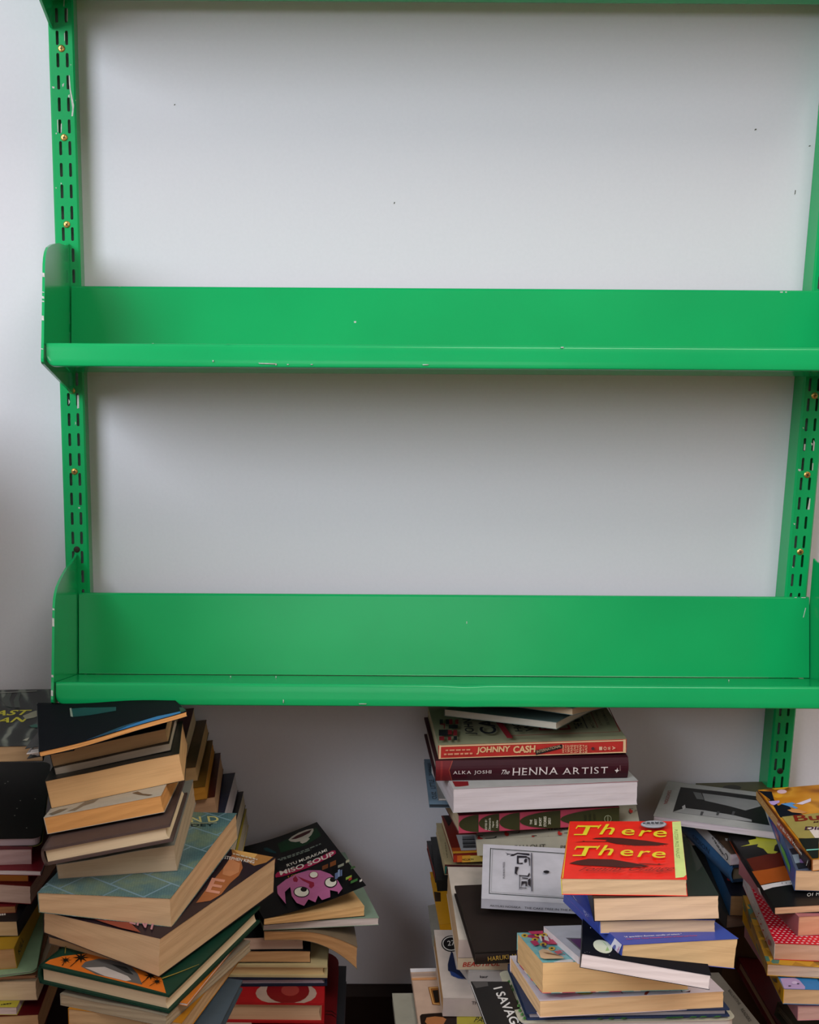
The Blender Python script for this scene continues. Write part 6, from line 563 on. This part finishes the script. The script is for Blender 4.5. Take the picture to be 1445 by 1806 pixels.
('paperback', 'L', '#161517', '#dcae8a', 'thin black book with a yellow leaf and an orange field on its cover', 'books in the right edge pile', (.635,-.2897,.4006,-.0708,.0227,-.0925,.1304,.2109,.0091,.0),{},[('T', '#b8b43a', [(-.06,.0659),(-.047,.0721),(-.046,.0835),(-.0355,.0869),(-.033,.1017),(-.0272,.1042),(-.0178,.1054),(-.0088,.1054),(-.0115,.0717),(-.0189,.063),(-.0244,.0476),(-.0204,.0439),(-.0256,.0383),(-.0336,.041),(-.0348,.0556),(-.0405,.0629),(-.0372,.0706),(-.0454,.0686)]),('T', '#5a1c10', [(-.0626,.0279),(-.0441,.0346),(-.0304,.039),(-.0176,.0403),(-.0248,.0009),(-.0459,-.0051),(-.0627,-.0088),(-.0628,.0002)]),('T', '#a8501a', [(-.0651,-.0085),(-.0459,-.0051),(-.0238,.0023),(-.0275,-.0387),(-.0497,-.0415),(-.0652,-.047)]),('T', '#e0d6d6', [(-.0652,-.0486),(-.0504,-.0442),(-.0269,-.0388),(-.0125,-.0364),(-.0157,-.0475),(-.0289,-.05),(-.0534,-.0553),(-.0652,-.0616)]),('T', '#4a4448', [(-.0403,-.0442),(-.0394,-.0437),(-.0401,-.0471),(-.0409,-.0475)]),('T', '#4a4448', [(-.0357,-.0448),(-.0349,-.0443),(-.0356,-.0477),(-.0363,-.0482)]),('T', '#4a4448', [(-.0311,-.0454),(-.0303,-.045),(-.031,-.0483),(-.0317,-.0488)]),('T', '#d8d4d0', [(-.0231,-.0846),(-.0007,-.0831),(-.0204,-.0764)], 'Of Mice', {'serif': 1}),('L', '#a8401c', [(.0974,.0044),(.092,.0053),(.0403,.0038),(.0456,.0002)]),('L', '#e0d6d6', [(-.039,.0029),(-.0483,.0059),(-.057,.0002),(-.0455,.0002)])]),
('paperback', 'L', '#a6656a', '#dca282', 'small thick paperback on the red dotted book at the right edge', 'books in the right edge pile', (.6369,-.3099,.3734,.0566,.0107,-.035,.11,.1747,.0239,.0),{},[]),
('paperback', 'L', '#d0152c', '#dcae96', 'red book with white dots and a white spine with hearts', 'books in the right edge pile', (.6373,-.3259,.3527,-.1495,.0168,-.0288,.1331,.1986,.0201,.0),{'sp': '#d9cdcd', 'dots': ('#e8d6d6', .0055,.0011)},[('L', '#b02438', [(.1058,.0092),(.0615,.0081),(.1177,.0111)], 'MISS WALKER', {'b': 1}),('L', '#f0e8e8', [(.0226,.0068),(-.0474,.0161),(.044,.0092)], 'Chick', {'sh': .3, 'b': 1}),('L', '#c02038', [(-.009,.0121),(-.0044,.0115),(-.0064,.0133),(-.0087,.0137),(-.0106,.0153),(-.0129,.0156)]),('L', '#c02038', [(-.0245,.0058),(-.0193,.0051),(-.0215,.0071),(-.0241,.0076),(-.0263,.0094),(-.0289,.0098)]),('L', '#c02038', [(-.0395,.0052),(-.0344,.0045),(-.0366,.0065),(-.0391,.007),(-.0413,.0088),(-.0439,.0091)]),('L', '#c02038', [(-.0528,.0002),(-.0488,.0002),(-.0505,.0002),(-.0525,.0002),(-.0542,.0016),(-.0562,.0018)]),('L', '#c02038', [(-.023,.0118),(-.0199,.0114),(-.0212,.0126),(-.0228,.0129),(-.0241,.014),(-.0257,.0142)]),('L', '#c02038', [(-.0061,.0067),(-.0025,.0063),(-.004,.0076),(-.0058,.0079),(-.0073,.0092),(-.0091,.0094)]),('L', '#c85a68', [(-.0838,.0137),(-.0845,.0129),(-.0846,.0118),(-.0838,.0106),(-.0825,.0093),(-.0805,.008),(-.0782,.007),(-.0758,.0062),(-.0735,.0059),(-.0715,.0059),(-.07,.0063),(-.0693,.0071),(-.0692,.0082),(-.07,.0094),(-.0714,.0107),(-.0733,.0119),(-.0756,.013),(-.078,.0137),(-.0804,.0141),(-.0823,.0141)]),('L', '#d89aa4', [(-.0526,.0002),(-.0689,.015),(-.0716,.0156),(-.0559,.0004)])]),
('paperback', 'L', 'GIRAFFE', '#dcbca4', 'book with a yellow, brown and teal patchwork cover under the red dotted one', 'books in the right edge pile', (.6315,-.3457,.3377,-.1755,.0118,-.0285,.1399,.1838,.0138,-.0),{},[]),
('paperback', 'L', '#2f78b5', '#dcb48a', 'book with a lilac baby face and a yellow spine', 'books in the right edge pile', (.6345,-.3565,.3179,-.109,.0156,-.0264,.135,.2053,.0185,.0),{'sp': '#e0a713'},[('T', '#b59ac8', [(-.0656,-.0789),(-.0496,-.0769),(-.0457,-.0822),(-.0433,-.0973),(-.0449,-.1027),(-.0668,-.1027)]),('T', '#3a3050', [(-.0578,-.0964),(-.058,-.0969),(-.0584,-.0973),(-.0588,-.0977),(-.0593,-.098),(-.0599,-.0981),(-.0604,-.098),(-.0608,-.0978),(-.0611,-.0975),(-.0612,-.0971),(-.0612,-.0966),(-.061,-.0961),(-.0606,-.0957),(-.0602,-.0953),(-.0597,-.0951),(-.0591,-.095),(-.0586,-.095),(-.0582,-.0952),(-.0579,-.0955),(-.0578,-.096)]),('T', '#3a3050', [(-.0477,-.0911),(-.0479,-.0915),(-.0482,-.0919),(-.0486,-.0922),(-.049,-.0924),(-.0495,-.0925),(-.0499,-.0924),(-.0503,-.0923),(-.0505,-.092),(-.0507,-.0916),(-.0506,-.0912),(-.0505,-.0908),(-.0502,-.0904),(-.0498,-.0901),(-.0493,-.0899),(-.0488,-.0898),(-.0484,-.0899),(-.048,-.09),(-.0478,-.0903),(-.0477,-.0907)]),('T', '#cdb8dc', [(-.0495,-.089),(-.0499,-.0901),(-.0506,-.0911),(-.0514,-.0919),(-.0524,-.0925),(-.0534,-.0927),(-.0544,-.0926),(-.0551,-.0921),(-.0556,-.0914),(-.0558,-.0904),(-.0557,-.0893),(-.0553,-.0882),(-.0546,-.0872),(-.0537,-.0864),(-.0527,-.0858),(-.0517,-.0856),(-.0508,-.0857),(-.05,-.0862),(-.0495,-.0869),(-.0493,-.0879)]),('T', '#22304a', [(-.0255,-.0755),(-.0228,-.0754),(-.0255,-.0854)]),('L', '#6a5a30', [(-.054,.0053),(-.0703,.0139),(-.0795,.0129),(-.0651,.007)]),('L', '#a8701c', [(-.0881,.0035),(-.0941,.0102),(-.085,.0076)], 'M', {'b': 1})]),
('paperback', 'L', '#c98892', '#cfa39a', 'pink-covered book under the baby face book at the right edge', 'books in the right edge pile', (.6457,-.3522,.2997,-.0426,.0121,-.0531,.1354,.2052,.0167,-.0),{},[]),
('paperback', 'K', '#aaa8a6', '#c0b2b8', 'white book with a black and white photograph under the right upright', 'books in the gap before the right upright', (.5953,-.1277,.4151,-.4087,.0521,-.0037,.1793,.1279,.0091,-.0),{},[('T', '#1b1b1c', [(-.0702,.0472),(-.0195,.0493),(.0289,.0486),(.0406,.0106),(.0518,-.0445),(.0088,-.0417),(-.0679,-.0431),(-.069,-.003)]),('T', '#8d8c8c', [(-.0403,.0348),(-.0084,.035),(.0302,.0333),(.0364,.0156),(.019,-.006),(-.0018,.0016),(-.0341,.0098)]),('T', '#9a9898', [(-.0679,-.0431),(-.055,-.0245),(-.0301,-.024),(.0073,-.0275),(.0292,-.0342),(.0298,-.0411),(-.0156,-.0423)]),('T', '#6a6a6a', [(-.0524,.035),(-.0418,.0342),(-.0351,.0117),(-.0446,.0113)]),('T', '#b5b2b2', [(-.0593,-.0217),(-.0564,-.014),(-.0543,-.0242),(-.0562,-.0336)]),('T', '#4a4a4c', [(-.034,-.0298),(-.0306,-.0298),(-.031,-.0424),(-.0337,-.0426)]),('T', '#4a4a4c', [(-.0147,-.0227),(-.0113,-.0227),(-.0118,-.0353),(-.0145,-.0355)]),('T', '#4a4a4c', [(.0039,-.0159),(.0073,-.0159),(.0067,-.0286),(.0039,-.0287)]),('T', '#9a3a3a', [(-.084,.0258),(-.0828,-.0223),(-.0796,.0288)], 'DEVOTION', {})]),
('paperback', 'K', '#55502f', '#8a7a58', 'olive book against the wall behind the black and white photograph book', 'books in the gap before the right upright', (.639,-.0809,.4054,-.0016,.0203,-.0274,.1095,.1396,.0106,.0),{},[('T', '#2c2818', [(.0017,.0481),(.0,.045),(-.0027,.0422),(-.0062,.0401),(-.0101,.0389),(-.0141,.0387),(-.0178,.0395),(-.0208,.0412),(-.0228,.0436),(-.0237,.0466),(-.0233,.0499),(-.0217,.053),(-.019,.0558),(-.0155,.0579),(-.0116,.0591),(-.0075,.0594),(-.0038,.0586),(-.0008,.0568),(.0012,.0543),(.0021,.0513)]),('T', '#20200f', [(.0417,.0631),(.0465,.057),(.0465,.0473),(.0415,.0525)])]),
('paperback', 'L', '#3b2c22', '#b8a8b0', 'book with a white black-lettered spine in the gap between the front and right piles', 'books in the gap before the right upright', (.6202,-.1227,.385,.0826,.0295,-.0562,.1181,.1794,.016,.0),{'sp': '#c0b8b6'},[('L', '#1c1a1c', [(-.0334,.0157),(-.066,.0125),(-.0383,.0207)], 'NEXT ENJOYED', {'b': 1}),('L', '#1c1a1c', [(-.0301,.0121),(-.0682,.0035),(-.0344,.0154)], 'IN THE LIFE SHORT', {'b': 1}),('L', '#2a282c', [(-.0824,.0095),(-.083,.0083),(-.0831,.007),(-.0828,.0057),(-.082,.0046),(-.0809,.0037),(-.0795,.0032),(-.078,.0031),(-.0765,.0034),(-.0752,.0041),(-.0742,.0051),(-.0736,.0063),(-.0735,.0076),(-.0738,.0089),(-.0746,.01),(-.0757,.0109),(-.0771,.0114),(-.0786,.0115),(-.0801,.0112),(-.0814,.0105)]),('L', '#c0b8b6', [(-.0811,.0088),(-.0816,.0079),(-.0817,.0069),(-.0815,.006),(-.081,.0052),(-.0803,.0046),(-.0793,.0042),(-.0782,.0042),(-.0772,.0045),(-.0762,.005),(-.0755,.0058),(-.075,.0067),(-.0749,.0077),(-.0751,.0086),(-.0756,.0094),(-.0763,.01),(-.0773,.0104),(-.0784,.0104),(-.0794,.0101),(-.0804,.0096)]),('T', '#c9c2c0', [(-.0494,-.0513),(-.047,-.0535),(-.0473,-.0434)], 'or', {'b': 1})]),
('hardcover', 'L', '#1c2b3d', '#6e6250', 'dark blue hardcover with a rounded lettered spine below the white-spined one', 'books in the gap before the right upright', (.6279,-.1115,.3631,.1052,.0282,-.0566,.1321,.1991,.0224,.0),{'bd': '#27425f', 'round': 1, 'sp': '#31557c'},[('L', '#101a26', [(.0167,.0106),(-.0377,.0119),(.0181,.0164)], 'SIDION', {'serif': 1})]),
('paperback', 'L', '#15151f', '#8e6e4c', 'dark brown-paged book with a blue rim in the gap beside the red dotted one', 'books in the gap before the right upright', (.6353,-.1503,.3302,-.1144,.0686,-.0328,.12,.1935,.0279,.0),{'sp': '#1d4a72'},[('T', '#8a2028', [(-.0484,-.052),(-.0489,-.0535),(-.0496,-.0548),(-.0506,-.0558),(-.0517,-.0565),(-.0529,-.0568),(-.054,-.0566),(-.0549,-.056),(-.0555,-.055),(-.0557,-.0537),(-.0556,-.0523),(-.0552,-.0508),(-.0544,-.0495),(-.0534,-.0485),(-.0523,-.0478),(-.0511,-.0475),(-.0501,-.0477),(-.0492,-.0483),(-.0486,-.0493),(-.0483,-.0506)])]),
('paperback', 'L', '#2c2a28', '#7d6a5e', 'greyish book lowest in the gap left of the red dotted book', 'books in the gap before the right upright', (.617,-.1309,.312,.104,.0556,-.0469,.1296,.1985,.0179,.0),{},[]),
('hardcover', 'K', '#5d1014', '#b59c80', 'big dark red hardcover lying at the foot of the right pile', 'books in the right edge pile', (.6713,-.3221,.219,-.0432,.0235,.0962,.17,.2398,.0171,-.0),{},[]),
('paperback', 'K', '#3d3a2f', '#5d5142', 'dark-paged book with splayed pages under the pink-covered book', 'books in the right edge pile', (.6609,-.4381,.2354,.227,.1996,.0496,.1245,.18,.0179,.0),{'fan': 1},[]),
('paperback', 'L', '#27272b', '#6a3a34', 'dark grey book under the large dark red round-cornered folder', 'books in the pile beside the wall gap', (-.0106,-.2404,.1675,-.0671,.075,-.0154,.1918,.2295,.024,.0),{},[]),
]

for i, b in enumerate(BOOKS): book(i, *b)

# ------------------------------------------------------------------ storage boxes that carry the piles
def carton(label, x0, x1, y0, y1, top):
    root = empty('cardboard_box', ((x0+x1)/2, (y0+y1)/2, 0)); tag(root, label, 'box', 'cartons on the floor below the piles')
    a, b = (x1-x0)/2, (y1-y0)/2; m = MB(); m.box((-a, -b, 0), (a, b, top-.004)); m.obj('box_body', [CARD], root)
    for s in (-1, 1):
        m = MB(); m.box((min(0, s*a)+.001, -b, top-.004), (max(0, s*a)-.001, b, top-.001)); m.obj('flap', [CARD], root)
carton('brown carton under the tall left pile',-0.168,-0.091,-0.532,-0.415,0.3348)
carton('brown carton under the far left pile',-0.370,-0.286,-0.413,-0.283,0.2669)
carton('brown carton under the pile against the wall at left',-0.149,-0.069,-0.167,-0.059,0.3460)
carton('brown carton under the pile beside the wall gap',-0.070,0.049,-0.312,-0.169,0.1564)
carton('brown carton under the grey-white folder',0.172,0.296,-0.555,-0.387,0.2339)
carton('brown carton under the back middle pile',0.240,0.356,-0.174,-0.106,0.2401)
carton('brown carton under the front right pile',0.288,0.425,-0.541,-0.450,0.3237)
carton('brown carton under the right edge pile',0.619,0.724,-0.396,-0.248,0.2071)
carton('brown carton under the books before the right upright',0.577,0.657,-0.192,-0.069,0.3025)
